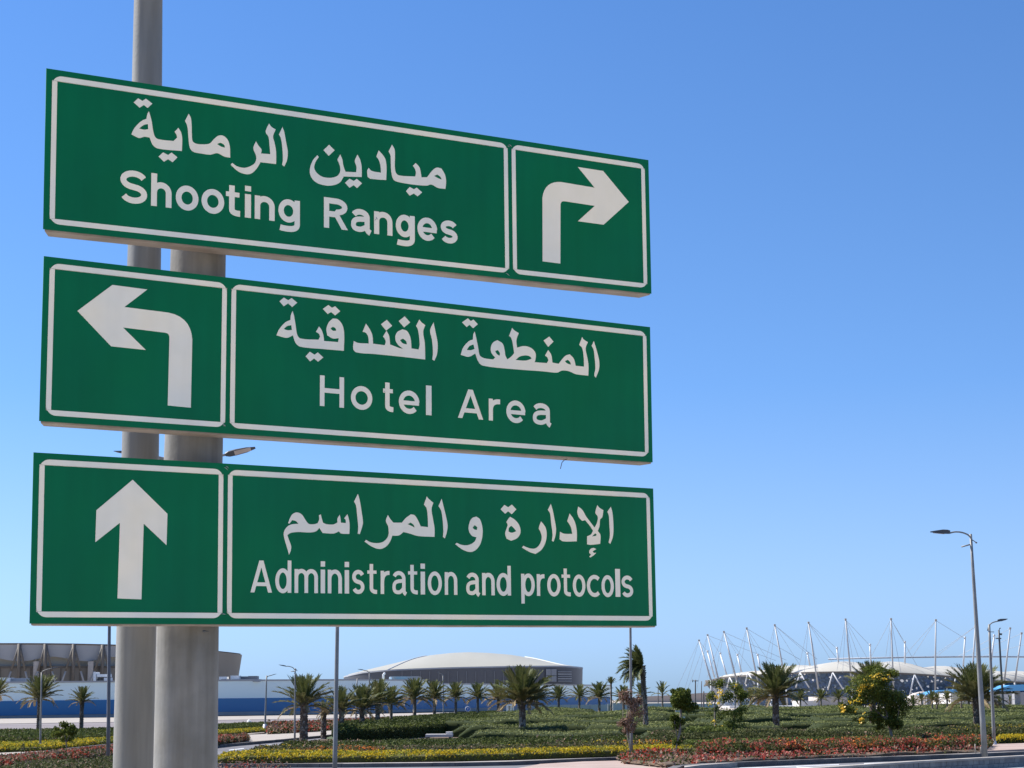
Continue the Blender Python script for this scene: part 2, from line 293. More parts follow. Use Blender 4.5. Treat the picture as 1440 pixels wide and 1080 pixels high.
# low block wall at the lower right
wb = [G(1110, 1101), G(1290, 1087), G(1500, 1074.5)]
lw = thing('low_wall', 'low grey block wall with pale coping at the lower right corner', 'wall', (wb[0].x, wb[0].y, 0))
mbw, mbc = MB(), MB()
for a, b in zip(wb[:-1], wb[1:]):
    d = b - a; L = d.length; t = d.normalized(); q = Vector((-t.y, t.x, 0)); n = int(L / .42)
    for i in range(n):
        for r in range(2):
            o_ = (.5 if r else 0) * .21
            s0 = a + t * (L * i / n + .012 + o_); s1 = a + t * (L * (i + 1) / n - .012 + o_); pr = random.uniform(0, .012)
            vs = [s0 - q * pr, s1 - q * pr, s1 + q * .3, s0 + q * .3]
            mbw.add([(v.x - wb[0].x, v.y - wb[0].y, r * .2) for v in vs] + [(v.x - wb[0].x, v.y - wb[0].y, r * .2 + .19) for v in vs],
                    [(4, 5, 6, 7), (0, 1, 5, 4), (1, 2, 6, 5), (2, 3, 7, 6), (3, 0, 4, 7)], random.choice((0, 0, 1)))
    vs = [a - q * .06 - wb[0], b - q * .06 - wb[0], b + q * .4 - wb[0], a + q * .4 - wb[0]]
    mbc.add([(v.x, v.y, .393) for v in vs] + [(v.x, v.y, .47) for v in vs], [(4, 5, 6, 7), (0, 1, 5, 4), (1, 2, 6, 5), (2, 3, 7, 6), (3, 0, 4, 7), (3, 2, 1, 0)])
m_blk = mat('grey block', (.2, .195, .19), .9, scale=3, col2=(.28, .27, .26)); m_blk2 = mat('pale block', (.3, .29, .27), .9, scale=3)
tag(mbw.build('block', [m_blk, m_blk2], lw), kind='stuff'); mbc.build('coping', m_kerb, lw)

# ------------------------------------------------------------------ buildings
def wallstrip(mb, pts, ztop, zbot, m=0):
    """quads between px-free world columns: pts list of (x,y), ztop/zbot lists"""
    n = len(pts); vs = [(p[0], p[1], zb) for p, zb in zip(pts, zbot)] + [(p[0], p[1], zt) for p, zt in zip(pts, ztop)]
    mb.add(vs, [(i, i + 1, n + i + 1, n + i) for i in range(n - 1)], m)
# long hall with pale upper wall and blue lower band
hall = thing('long_hall', 'long low hall clad pale blue above a deep blue band, behind the far road', 'building', (-60, 430, 0))
hs_ = [(-70, 405, 961.5, 986.8, 1007.6, 1011.2), (150, 418, 959.5, 984.2, 1004.2, 1008.8), (300, 432, 958, 982.2, 1001.2, 1006.3), (480, 470, 957, 980.6, 999.2, 1003.6), (596, 512, 957.3, 981, 997.2, 1001), (608, 516, 962.3, 981, 997, 1000.8), (860, 640, 964.5, 980, 990.6, 997)]
def hp(i, yy): return P(hs_[i][0], yy, hs_[i][1]) - Vector((-60, 430, 0))
def band(i_t, i_b, name, mt, off=0.0, parent=None):
    n = len(hs_); mb = MB(); T = [hp(i, hs_[i][i_t]) for i in range(n)]; B = [hp(i, hs_[i][i_b]) for i in range(n)]
    vs = []
    for a in (T, B):
        vs += [(p.x, p.y - off, p.z) for p in a]
    for a in (T, B):
        vs += [(p.x, p.y + 1.0, p.z) for p in a]
    fs = [(n + i, n + i + 1, i + 1, i) for i in range(n - 1)] + [(i, i + 1, 2 * n + i + 1, 2 * n + i) for i in range(n - 1)] + [(3 * n + i, 3 * n + i + 1, n + i + 1, n + i) for i in range(n - 1)]
    fs += [(0, 2 * n, 3 * n, n), (n - 1, 2 * n - 1, 4 * n - 1, 3 * n - 1)]
    mb.add(vs, fs); return mb.build(name, mt, hall)
band(2, 3, 'upper_cladding', m_wallb); band(3, 4, 'blue_band', m_blue, .25); band(4, 5, 'plinth', m_greyb, .1)
mb = MB(); n = len(hs_); T = [hp(i, hs_[i][2]) for i in range(n)]
mb.add([(p.x, p.y + 1.002, p.z) for p in T] + [(p.x, p.y + 70, p.z - .4) for p in T] + [(p.x, p.y + 70, -.0) for p in T], [(i, i + 1, n + i + 1, n + i) for i in range(n - 1)] + [(n + i, n + i + 1, 2 * n + i + 1, 2 * n + i) for i in range(n - 1)])
mb.build('roof', m_unitd, hall)
mb = MB()
for i in range(n - 1):          # parapet flashing
    a, b = T[i], T[i + 1]
    mb.add([(a.x, a.y - .3, a.z), (b.x, b.y - .3, b.z), (b.x, b.y + .9, b.z), (a.x, a.y + .9, a.z), (a.x, a.y - .3, a.z + .35), (b.x, b.y - .3, b.z + .35), (b.x, b.y + .9, b.z + .35), (a.x, a.y + .9, a.z + .35)],
           [(0, 1, 5, 4), (4, 5, 6, 7), (1, 2, 6, 5), (2, 3, 7, 6), (3, 0, 4, 7), (3, 2, 1, 0)])
mb.build('parapet_trim', m_cladl, hall)
H0 = Vector((-60, 430, 0))
def pbox(name, x0, y0, x1, y1, Y, depth, mt, parent=None, origin=Vector((0, 0, 0)), zdown=None, zmin=None):
    """box whose front face spans the pixel rectangle at distance Y"""
    a = P(x0, y1, Y); b = P(x1, y0, Y); z0 = a.z if zmin is None else zmin
    return MB().box(a.x - origin.x, b.x - origin.x, Y - origin.y, Y + depth - origin.y, z0, b.z).build(name, mt, parent)
for (x0, y0, x1, y1, Y, m_) in ((-5, 953, 14, 960, 426, m_unit), (15, 953.5, 36, 961, 427, m_cladl), (131, 945, 135, 960, 432, m_unit), (136, 948, 152, 952, 432, m_unit), (137, 952.6, 150, 959, 434, m_unitd), (146, 953, 153, 960, 431, m_unit),
                        (308, 951.5, 318, 959, 445, m_unit), (311, 955, 321, 959, 441, m_unitd), (324, 950, 336, 958.5, 447, m_unit), (335, 951, 361, 957, 450, m_unitd), (326, 955, 365, 959, 443, m_cladl), (349, 950.5, 361, 955, 458, m_clad), (106, 958.3, 110, 960.5, 425, m_unit), (128, 958, 132, 960, 425, m_unit)):
    pbox('rooftop_unit', x0, y0, x1, y1, Y, 4, m_, hall, H0)
# small blue-roofed block in front of the dome and pale annex
o = thing('flat_roofed_annex', 'small block with bright blue roof edge below the dome, left part', 'building', P(560, 1000, 560) * 1.0)
o.location.z = 0; oo = o.location.copy()
pbox('wall', 535, 958, 570, 997, 560, 20, m_wallb, o, oo, zmin=0)
a, b = P(549, 962.5, 559), P(571, 957.5, 559); MB().box(a.x - oo.x, b.x - oo.x, -1.3, 19, a.z, b.z).build('roof_edge', m_bluec, o)
pbox('plant_room', 548, 951, 589, 961.5, 566, 14, m_beige, o, oo); pbox('chimney', 547, 952, 550.5, 957.5, 563, 2, m_unit, o, oo)
mbt = MB(); mbt.tube([P(539, 958, 565) - oo, P(539, 949, 565) - oo, P(540.5, 947, 565) - oo, P(542, 946.6, 565) - oo], .32, 8); mbt.build('vent_pipe', m_mast, o)
pbox('wall', 505, 960.5, 549, 999, 541, 15, m_wallb, o, oo, zmin=0)

# pale wall right of hall
bw = thing('boundary_wall', 'pale rendered boundary wall behind the palm row, right of the long hall', 'wall', G(860, 1004.5)); bo = bw.location.copy()
def wallseg(x0, y0t, y0b, x1, y1t, y1b, mt, parent, origin, thick=.5, name='wall_panel'):
    a = G(x0, y0b); b = G(x1, y1b); za = P(x0, y0t, a.y).z; zb = P(x1, y1t, b.y).z; q = Vector((0, thick, 0))
    vs = [a, b, b + q, a + q]; vs = [Vector((v.x - origin.x, v.y - origin.y, 0)) for v in vs]
    zt = [za, zb, zb, za]
    return MB().add([tuple(v) for v in vs] + [(v.x, v.y, z) for v, z in zip(vs, zt)], [(4, 5, 6, 7), (0, 1, 5, 4), (1, 2, 6, 5), (2, 3, 7, 6), (3, 0, 4, 7)]).build(name, mt, parent)
xs = [748, 775, 803, 830, 857]
for i in range(4):
    wallseg(xs[i] + .3, 991.5 - .2 * i, 1008.5 - i * .9, xs[i + 1] - .3, 991.3 - .2 * i, 1007.6 - i * .9, m_whitewall, bw, bo)
wallseg(862, 988.5, 1004.4, 905, 988.5, 1003.6, m_whitewall, bw, bo)
wallseg(905.5, 989, 1003.4, 960, 988.5, 1002.8, m_whitewall, bw, bo)
wallseg(960.5, 990, 1002.8, 1010, 989.5, 1002.4, m_whitewall, bw, bo)
gh = thing('gatehouse', 'small white gatehouse with narrow columns beside the road sign', 'building', G(717, 1008)); go = gh.location.copy()
for x0, x1 in ((712, 715), (717.5, 720), (721, 722.5)): 
    pbox('column', x0, 992.5, x1, 1008, go.y, 1.0, m_unit, gh, go, zmin=0)
pbox('back_wall', 713, 993, 722, 1008, go.y + 1.2, 1.6, m_whitewall, gh, go, zmin=0); pbox('flat_roof', 711.5, 991, 723.5, 992.8, go.y - .3, 3.6, m_unit, gh, go)

# sand hill / distant wall left of the stadium
tag(MB().add([(*P(890, 984.5, 1900).xy, 0), P(905, 979.5, 1900), P(945, 977.5, 1900), P(985, 974.5, 1900), P(1040, 973, 1900), P(1110, 978, 1900), (*P(1150, 984.5, 1900).xy, 0)] +
             [(*P(880, 984.5, 2300).xy, 0), P(905, 980.5, 2300), P(945, 978.5, 2300), P(985, 976.5, 2300), P(1040, 975, 2300), P(1110, 980, 2300), (*P(1160, 984.5, 2300).xy, 0)],
    [(i, i + 1, 8 + i, 7 + i) for i in range(6)] + [(0, 1, 2, 3, 4, 5, 6)]).build('hill', m_hill), kind='structure')

# ---- left arena
YA = 560.0; ac = P(20, 985, YA + 55); ac.z = 0
arena = thing('arena', 'round taupe arena with zigzag struts and a pale screen band, far left', 'arena', ac)
ax_, ay_ = (P(334, 985, YA + 55).x - ac.x), 52
def el(t, k=1.0, ax=ax_, ay=ay_): return Vector((math.sin(t) * ax * k, -math.cos(t) * ay * k, 0))
NT = 96; T0, T1 = -2.3, 2.3
def ring_wall(mb, z0f, z1f, k0, k1, m=0, n=NT, t0=T0, t1=T1, smooth=False, ax=ax_, ay=ay_):
    vs = []
    for i in range(n + 1):
        t = t0 + (t1 - t0) * i / n; a = el(t, k0, ax, ay); b = el(t, k1, ax, ay)
        vs += [(a.x, a.y, z0f(t)), (b.x, b.y, z1f(t))]
    mb.add(vs, [(2 * i, 2 * i + 2, 2 * i + 3, 2 * i + 1) for i in range(n)], m, smooth)
def zat(y, Y): return P(0, y, Y).z
def ztopA(t): return 20.2 - 2.2 * max(0, math.sin(t)) ** 3 * 1.0
full = dict(t0=-math.pi, t1=math.pi, n=128)
mb = MB(); ring_wall(mb, lambda t: 0, lambda t: 13.9, .965, .985, **full); mb.build('lower_cladding', m_clad, arena)
mb = MB(); ring_wall(mb, lambda t: 15.9 + .7 * math.sin(t * 23), lambda t: ztopA(t), .992, 1.0, **full); mb.build('screen_band', m_cladl, arena)
mb = MB(); ring_wall(mb, lambda t: 13.3, lambda t: 17.8, .955, .935, **full); mb.build('membrane_band', m_membrane, arena)
mb = MB(); vs = [(0, 0, 19.6)] + [(el(2 * math.pi * i / 64, .99).x, el(2 * math.pi * i / 64, .99).y, ztopA(2 * math.pi * i / 64) - .9) for i in range(64)]
mb.add(vs, [(0, 1 + i, 1 + (i + 1) % 64) for i in range(64)]); mb.build('roof', m_cladl, arena)
mb = MB()
for i in range(110):
    t = T0 + (T1 - T0) * i / 110; a = el(t, .967); b = el(t, .987); d = a.normalized(); w = Vector((math.cos(t), math.sin(t), 0)) * .1
    mb.add([(a - w + Vector((0, 0, 0))), (a + w), (b + w + Vector((0, 0, 13.8))), (b - w + Vector((0, 0, 13.8))), (a - w + d * .18), (a + w + d * .18), (b + w + d * .18 + Vector((0, 0, 13.8))), (b - w + d * .18 + Vector((0, 0, 13.8)))],
           [(4, 5, 6, 7), (0, 4, 7, 3), (5, 1, 2, 6)])
tag(mb.build('cladding_seam', m_strut, arena), kind='stuff')
mb = MB(); ring_wall(mb, lambda t: ztopA(t) - .1, lambda t: ztopA(t) + .35, 1.004, 1.006, **full); mb.build('rim', m_strut, arena)
mb = MB(); ring_wall(mb, lambda t: 13.3, lambda t: 13.95, .99, .992, **full); mb.build('mid_rail', m_strut, arena)
def t_of_px(px):
    lo, hi = -1.5, 1.5
    for _ in range(40):
        md = (lo + hi) / 2; w = ac + el(md, 1.0)
        xx = CX + F * (w - Vector((0, 0, EYE))).dot(vR) / (w - Vector((0, 0, EYE))).dot(vF)
        if xx < px: lo = md
        else: hi = md
    return (lo + hi) / 2
cols = [-54, -15, 24, 60, 99, 139, 178, 217, 255, 290, 318]
for i, px in enumerate(cols):
    t = t_of_px(px); a = el(t, 1.025); zt = ztopA(t) + .1
    if px > 280: continue
    MB().tube([Vector((a.x, a.y, zt)), Vector((a.x, a.y, 8.0))], [.62, .42], 8).build('column', m_strut, arena)
    for sgn in (-1, 1):
        j = i + sgn
        pn = cols[j] if 0 <= j < len(cols) else px + sgn * 38
        tm = t_of_px((px + pn) / 2); bq = el(tm, 1.025); mid = a.lerp(bq, .52)
        MB().tube([Vector((a.x, a.y, zt)), Vector((mid.x, mid.y - .2, 12.4))], .36, 6).build('strut', m_strut, arena)
        MB().tube([Vector((mid.x, mid.y - .2, 12.4)), Vector((bq.x, bq.y - .4, 6.2))], .3, 6).build('strut', m_strutl, arena)
mb = MB(); ring_wall(mb, lambda t: 5, lambda t: ztopA(t), .985, 1.012, t0=t_of_px(282), t1=2.6, n=60); mb.build('side_cladding', m_clad, arena)
for px in (49, 125, 200):
    t = t_of_px(px); a = el(t, 1.01); MB().box(a.x - .8, a.x + .8, a.y - .6, a.y + .6, 6, 15.2).build('pier', m_strutl, arena)

# ---- dome arena
YD = 1000.0; dc = P(653, 985, YD + 60); dc.z = 0
dome = thing('domed_arena', 'wide arena with pale cream dome over a dark grey fascia, behind the palm row', 'arena', dc)
rx = 163 / F * (YD + 60); ry = 62.0
def sup(t, k=1.0, e=.55):
    c, s = math.sin(t), -math.cos(t)
    return Vector((math.copysign(abs(c) ** e, c) * rx * k, math.copysign(abs(s) ** e, s) * ry * k, 0))
def zt_px(px, y):  return P(px, y, YD).z
def ztD(v):  # fascia top: lower at the left, by position across
    u = v.x / rx; y = np.interp(u, [-1, -.8, -.55, -.1, .4, .8, 1], [952.5, 946.5, 943.2, 940.3, 938.6, 937.8, 938.8])
    return zt_px(653 + 163 * u, y)
def zbD(v):
    u = v.x / rx; y = np.interp(u, [-1, -.5, 0, .9, 1], [962.5, 963.5, 962.8, 961.3, 963.5]); return zt_px(653 + 163 * u, y)
NP = 160
def supring(f, k): return [(p.x, p.y, f(p)) for p in (sup(2 * math.pi * i / NP, k) for i in range(NP))]
def loft(mb, rings, m=0, smooth=False):
    n = len(rings[0]); vs = [v for r in rings for v in r]
    mb.add(vs, [(j * n + i, j * n + (i + 1) % n, (j + 1) * n + (i + 1) % n, (j + 1) * n + i) for j in range(len(rings) - 1) for i in range(n)], m, smooth)
mb = MB(); loft(mb, [supring(lambda p: zbD(p), 1.0), supring(lambda p: ztD(p), 1.004), supring(lambda p: ztD(p) + .25, .97)]); mb.build('fascia', m_fascia, dome)
mb = MB(); loft(mb, [supring(lambda p: 0, .8), supring(lambda p: zbD(p) + .1, .86)]); mb.build('lower_wall', m_wallb, dome)
mb = MB(); loft(mb, [supring(lambda p: zbD(p), 1.0), supring(lambda p: zbD(p) + .05, .85)]); mb.build('soffit', m_cladl, dome)
def zdome(u, v):  # profile across
    y = np.interp(u, [-.97, -.8, -.6, -.44, -.28, -.1, .04, .2, .4, .6, .75, .88, .97], [948, 941.5, 933.5, 927, 921.5, 918.3, 917.4, 918.3, 921, 926.6, 931.5, 935.8, 938.4])
    return P(653 + 163 * u, y, YD + 60).z
def dshell(u0, u1, name, mt, kmax, lift=0):
    """shell over part of the plan: outer edge on the fascia, highest on the long axis"""
    NU, NV = 48, 20; vs = []
    for i in range(NU + 1):
        u = u0 + (u1 - u0) * i / NU
        yy = ry * kmax * (max(0.0, 1 - abs(u / .985) ** 3.6)) ** (1 / 3.6)
        zc = zdome(u, 0); ze = min(ztD(Vector((u * rx, 0, 0))) + .3, zc - .1)
        for j in range(NV + 1):
            w = -1 + 2 * j / NV
            vs.append((u * rx, w * yy, ze + (zc - ze + lift) * (1 - abs(w) ** 2.3)))
    n = NV + 1
    return MB().add(vs, [(i * n + j, (i + 1) * n + j, (i + 1) * n + j + 1, i * n + j + 1) for i in range(NU) for j in range(NV)], 0, True).build(name, mt, dome)
dshell(-.97, .97, 'dome_shell', m_dome, .93)
# raised ribs of the roof: two arching edges
for us, zz in (((-.60, -.32), 1), ((.52, .9), 1)):
    pts = []
    for i in range(13):
        f = i / 12; u = us[0] + (us[1] - us[0]) * f
        w = -.96 + (f if us[0] < 0 else 1 - f) * .9
        yy = ry * .93 * (max(0.0, 1 - abs(u / .985) ** 3.6)) ** (1 / 3.6); zc = zdome(u, 0); ze = ztD(Vector((u * rx, 0, 0))) + .3
        pts.append(Vector((u * rx, w * yy, ze + (zc - ze) * (1 - abs(w) ** 2.3) + .15)))
    MB().tube(pts, .3, 6).build('roof_rib', m_mast, dome)
# drum gutter edge and louvre bands on the fascia
mb = MB()
loft(mb, [supring(lambda p: ztD(p) + .05, 1.007), supring(lambda p: ztD(p) + .75, 1.005), supring(lambda p: ztD(p) + .75, .99)]); mb.build('gutter', m_cladl, dome)
def fpanel(u0, y0, u1, y1, name, mt, yoff=.5):
    a, b = P(u0, y1, YD - 2), P(u1, y0, YD - 2)
    # on the front of the superellipse
    uu = (653 - u0) / 163, (653 - u1) / 163
    def fy(px):
        u = max(-1, min(1, (px - 653) / 173)); s = math.asin(math.copysign(abs(u) ** (1 / .55), u)); return -abs(math.cos(s)) ** .55 * ry * 1.004 - yoff
    xa, xb = a.x - dc.x, b.x - dc.x; ya, yb = fy(u0), fy(u1)
    MB().add([(xa, ya, a.z), (xb, yb, a.z), (xb, yb + .4, a.z), (xa, ya + .4, a.z), (xa, ya, b.z), (xb, yb, b.z), (xb, yb + .4, b.z), (xa, ya + .4, b.z)], [(4, 5, 6, 7), (0, 1, 5, 4), (1, 2, 6, 5), (2, 3, 7, 6), (3, 0, 4, 7), (3, 2, 1, 0)]).build(name, mt, dome)
for (x0, x1) in ((768, 775), (775.6, 783)):
    for (y0, y1) in ((940.5, 949.5), (950.2, 958.5)): fpanel(x0, y0, x1, y1, 'window', m_fasl)
for k in range(5): fpanel(785, 943.5 + k * 3.3, 805, 945 + k * 3.3, 'louvre', m_cladl if k % 2 else m_fasl, .5)
for x in range(500, 760, 13): fpanel(x, ztop if (ztop := 944) else 0, x + .5, 961, 'fascia_joint', m_fasl, .35)

# ---- stadium
YS = 800.0; sc_ = P(1258, 985, YS + 70); sc_.z = 0
std = thing('stadium', 'white roofed stadium with leaning masts, cables and a blue mosaic facade, right', 'stadium', sc_)
sx = 262 / F * (YS + 70); sy = 82.0
def se(t, k=1.0): return Vector((math.sin(t) * sx * k, -math.cos(t) * sy * k, 0))
def tpx(px, k=1.0):
    lo, hi = -1.5, 1.5
    for _ in range(40):
        md = (lo + hi) / 2; w = sc_ + se(md, k); w = w - Vector((0, 0, EYE)); xx = CX + F * w.dot(vR) / w.dot(vF)
        if xx < px: lo = md
        else: hi = md
    return (lo + hi) / 2
def SP(px, py, k=1.0, dy=0):
    """point on the stadium ring line of sight: real distance of the ring there"""
    t = tpx(px, k); Y = (sc_ + se(t, k)).y + dy; return P(px, py, Y) - sc_
TS = [i / 90 * 2 * math.pi - math.pi for i in range(91)]
rim_px = [(1000, 957), (1012, 953), (1030, 951), (1060, 949), (1100, 947), (1140, 945.2), (1200, 944.4), (1260, 946), (1290, 947.5), (1340, 951), (1400, 957), (1500, 963)]
def rimz(t):
    w = sc_ + se(t, 1.0) - Vector((0, 0, EYE)); px = CX + F * w.dot(vR) / w.dot(vF); y = np.interp(px, [p[0] for p in rim_px], [p[1] for p in rim_px])
    if abs(t) > 1.55: return float(np.interp(abs(t), [1.55, 2.2, 3.2], [8.6, 10.5, 14.5]))
    return P(px, float(y), (sc_ + se(t)).y).z
def sring(zf, k): return [(se(t, k).x, se(t, k).y, zf(t)) for t in TS[:-1]]
mb = MB(); loft(mb, [sring(lambda t: 0, .93), sring(lambda t: 5, .95), sring(lambda t: rimz(t) - .2, .985)]); mb.build('mosaic_facade', m_mosaic, std)
# scalloped membrane roof, one bay per mast
mb = MB(); NB = 18; rings = []
for k, add in ((1.0, 0), (.985, .9), (.93, 2.0), (.86, 2.9), (.78, 3.3), (.7, 3.0)):
    rings.append([(se(t, k).x, se(t, k).y, rimz(t) + (add * (1 + .34 * abs(math.sin(t * NB / 2))) + (.55 * abs(math.sin(t * NB / 2)) if add else 0)) * (max(.06, math.cos(t)) ** .6 if t < 0 else 1)) for t in TS[:-1]])
loft(mb, rings, 0, True); mb.build('membrane_roof', m_membrane, std)
mb = MB(); loft(mb, [sring(lambda t: rimz(t) - .55, 1.004), sring(lambda t: rimz(t) + .15, 1.004)]); mb.build('rim_beam', m_strut, std)
rr = []
masts = [((983, 901), (1000, 957)), ((995, 893.5), (1011, 958)), ((1018, 889), (1036, 957)), ((1050, 884), (1066, 960)), ((1089.5, 879.5), (1106, 965)), ((1137, 876), (1152, 976)), ((1189, 871.5), (1198, 965)), ((1253, 871), (1256.5, 972)), ((1316, 872.5), (1315, 971)), ((1371.5, 881), (1366, 968)), ((1420.5, 884), (1412, 962)), ((1436.5, 891), (1427, 960)), ((1466, 899), (1452, 962))]
tops = []
for (tx, ty), (bx, by) in masts:
    a = SP(bx, by, 1.02); b = SP(tx, ty, 1.02, -1)
    MB().tube([a, b], [.40, .27], 10).build('mast', m_mastg, std); tops.append(b)
    MB().box(-.4, .4, -.3, .3, -.2, .5, T=Matrix.Translation(b)).build('mast_head', m_strutl, std)
    # strut foot to the ground
    MB().tube([a, Vector((a.x * 1.0, a.y - .3, 0))], .4, 8).build('mast_foot', m_mastg, std)
inner = [((995, 917), (1005, 953)), ((1013, 920), (1022, 949)), ((1037, 922), (1043, 946)), ((1065.5, 922), (1070, 944)), ((1135.5, 920), (1139, 936)), ((1177, 912.5), (1179.5, 936)), ((1223.6, 908), (1224.5, 934)), ((1272.5, 904), (1272.5, 938)), ((1357, 898), (1354.5, 938)), ((1398, 895), (1393, 938))]
itops = []
for (tx, ty), (bx, by) in inner:
    a = SP(bx, by, .97, 10); b = SP(tx, ty, .97, 10)
    MB().tube([a, b], [.36, .32], 8).build('short_mast', m_mast, std); itops.append(b)
    MB().tube([b, b + Vector((0, 0, .8))], .45, 8).build('mast_cap', m_mast, std)
def cable(a, b, r=.075): MB().tube([a, b], r, 4, cap=False).build('cable', m_cable, std)
ringz = P(1300, 928.5, YS + 90).z
for i, b in enumerate(tops):
    # backstays fanning left and right, inner stays to the ring
    if i == 0: cable(b, P(950, 972, (sc_ + b).y + 6) - sc_); cable(b, P(962, 972, (sc_ + b).y + 3) - sc_)
    elif i == 1: cable(b, P(966, 972, (sc_ + b).y + 6) - sc_); cable(b, P(980, 968, (sc_ + b).y + 3) - sc_)
    elif i < 7:
        (tx, ty), _ = masts[i]; cable(b, SP(tx - 30 + i * 3, 958 - i * 2.5, 1.03))
    if 1 < i < 8:
        (tx, ty), _ = masts[i]; cable(b, SP(tx - 16 + i * 2, 952 - i, 1.03)); cable(b, SP(tx + 14, 953 - i, 1.03)); cable(b, SP(min(1430, tx + 42), 946, .9, 14))
    if 0 < i < 11:
        (tx, ty), _ = masts[i]; e = Vector((b.x * .62, b.y * .55 + 10, ringz)); cable(b, e)
    if 7 <= i: (tx, ty), _ = masts[i]; cable(b, Vector((b.x * .75 - 9, b.y * .75, ringz)))
    if i + 1 < len(itops) and i < len(itops): cable(b, itops[min(i, len(itops) - 1)], .07)
mb = MB(); pts = []
for i in range(49):
    t = -1.1 + 2.2 * i / 48; v = se(t, .62); pts.append(Vector((v.x + 14, v.y, ringz)))
mb.tube(pts, .34, 6, cap=False).build('tension_ring', m_cable, std)
mb = MB()
for px in (1026, 1052, 1084, 1125, 1171, 1228, 1286, 1345):
    w_ = 8 + (px - 1026) * .05 if px < 1240 else 16
    ay = 953 if px < 1040 else 946 + (3 if px > 1280 else 0)
    for s_2 in (-.45, 1):
        MB().tube([SP(px, ay, 1.03, -.6), SP(px + s_2 * w_, ay + 14 + (px - 1026) * .07 if px < 1240 else 979, 1.03, -.6)], .28, 8).build('facade_strut', m_mast, std)
# podium ramps and halls before the stadium
def block(name, label, x0, yt, x1, yb, Y, depth, mt, cat='building', group=None):
    o = thing(name, label, cat, (P((x0 + x1) / 2, 990, Y).x, Y, 0), group); oo = o.location.copy()
    pbox('wall', x0, yt, x1, yb, Y, depth, mt, o, oo, zmin=0); return o, oo
o, oo = block('podium_building', 'plain pale block with dark windows under the stadium mosaic, between small palms', 1127, 985.5, 1150, 1003, 640, 20, m_whitewall)
pbox('wing', 1150.3, 979.5, 1192, 1003, 646, 20, m_beige, o, oo, zmin=0)
for x in (1151.5, 1160, 1163.5, 1167): pbox('window', x, 995, x + 2.6, 1002, 645.8, .3, m_win, o, oo)
o, oo = block('low_pavilion', 'long low pavilion with white roof slab and glazed front behind the maze', 1030, 995.5, 1128, 1003, 660, 18, m_win)
pbox('roof_slab', 1026, 992.3, 1130, 995.4, 657, 24, m_mast, o, oo)
for k in range(12): pbox('column', 1031 + k * 8.2, 995.4, 1031.9 + k * 8.2, 1003, 658.5, .4, m_beige, o, oo, zmin=0)
# curved beige ramp wall
o = thing('ramp_wall', 'beige curved ramp wall right of the flowering tree, below the stadium', 'wall', (P(1290, 990, 640).x, 640, 0)); oo = o.location.copy()
mb = MB(); vs = []; NR = 24
prof = [(1275, 985), (1282, 980), (1290, 975), (1300, 972.5), (1312, 972.5), (1324, 975), (1336, 979), (1350, 982)]
fr = [P(x, y, 640 + abs(x - 1305) * .2) - oo for x, y in prof]; n = len(fr)
mb.add([(v.x, v.y, 0) for v in fr] + [tuple(v) for v in fr] + [(v.x, v.y + 8, v.z) for v in fr], [(i, i + 1, n + i + 1, n + i) for i in range(n - 1)] + [(n + i, n + i + 1, 2 * n + i + 1, 2 * n + i) for i in range(n - 1)]); mb.build('wall', m_beige, o)
for x in (1284, 1297): pbox('pilaster', x, 977, x + 1.4, 1003, 638.5, .8, m_whitewall, o, oo, zmin=0)
o, oo = block('entrance_hall', 'white entrance hall with tall panels below the blue canopies, far right', 1338, 974, 1475, 1003, 560, 25, m_whitewall)
for k in range(14): pbox('panel', 1340.5 + k * 8, 976, 1346.5 + k * 8, 995 if k % 3 else 999, 559.6, .35, m_whitewall if k % 2 else m_membrane, o, oo)
for k in range(9): pbox('window', 1342 + k * 9, 997.2, 1347.5 + k * 9, 1001.5, 559, .3, m_win, o, oo)
for nm, lab, x0, yl, x1, yr, yb, Y in (('canopy', 'light blue sloping canopy left of the tall lamp, below the stadium roof', 1302, 976.5, 1352, 969.5, 977.2, 610), ('canopy', 'light blue canopy at the right edge, propped on grey piers', 1392, 972, 1475, 961.5, 970.5, 520)):
    o = thing(nm, lab, 'canopy', (P((x0 + x1) / 2, 990, Y).x, Y, 0), 'blue canopies before the stadium'); oo = o.location.copy()
    a, b = P(x0, yl, Y) - oo, P(x1, yr, Y) - oo; a2, b2 = P(x0, 977.5 if x0 < 1350 else 972.4, Y) - oo, P(x1, yb, Y) - oo; m1 = a.lerp(b, .35); m1.z = max(a.z, b.z) - .3
    top = [a, m1, b]; bot = [a2, a2.lerp(b2, .35), b2]; D_ = Vector((0, 14, 0)); n = 3
    vs = [*top, *bot, *[t + D_ for t in top], *[t + D_ for t in bot]]
    MB().add(vs, [(3, 4, 1, 0), (4, 5, 2, 1), (0, 1, 7, 6), (1, 2, 8, 7), (9, 10, 4, 3), (10, 11, 5, 4), (0, 6, 9, 3), (2, 5, 11, 8)]).build('roof', m_bluec, o)
    for f_ in (.1, .5, .9):
        p = a2.lerp(b2, f_); MB().box(p.x - .6, p.x + .6, 1.5, 3.0, 0, p.z).build('pier', m_unitd, o)
pbox('pier_cladding', 1432, 973, 1475, 1003, 545, 6, m_greyb, o, oo, zmin=0)

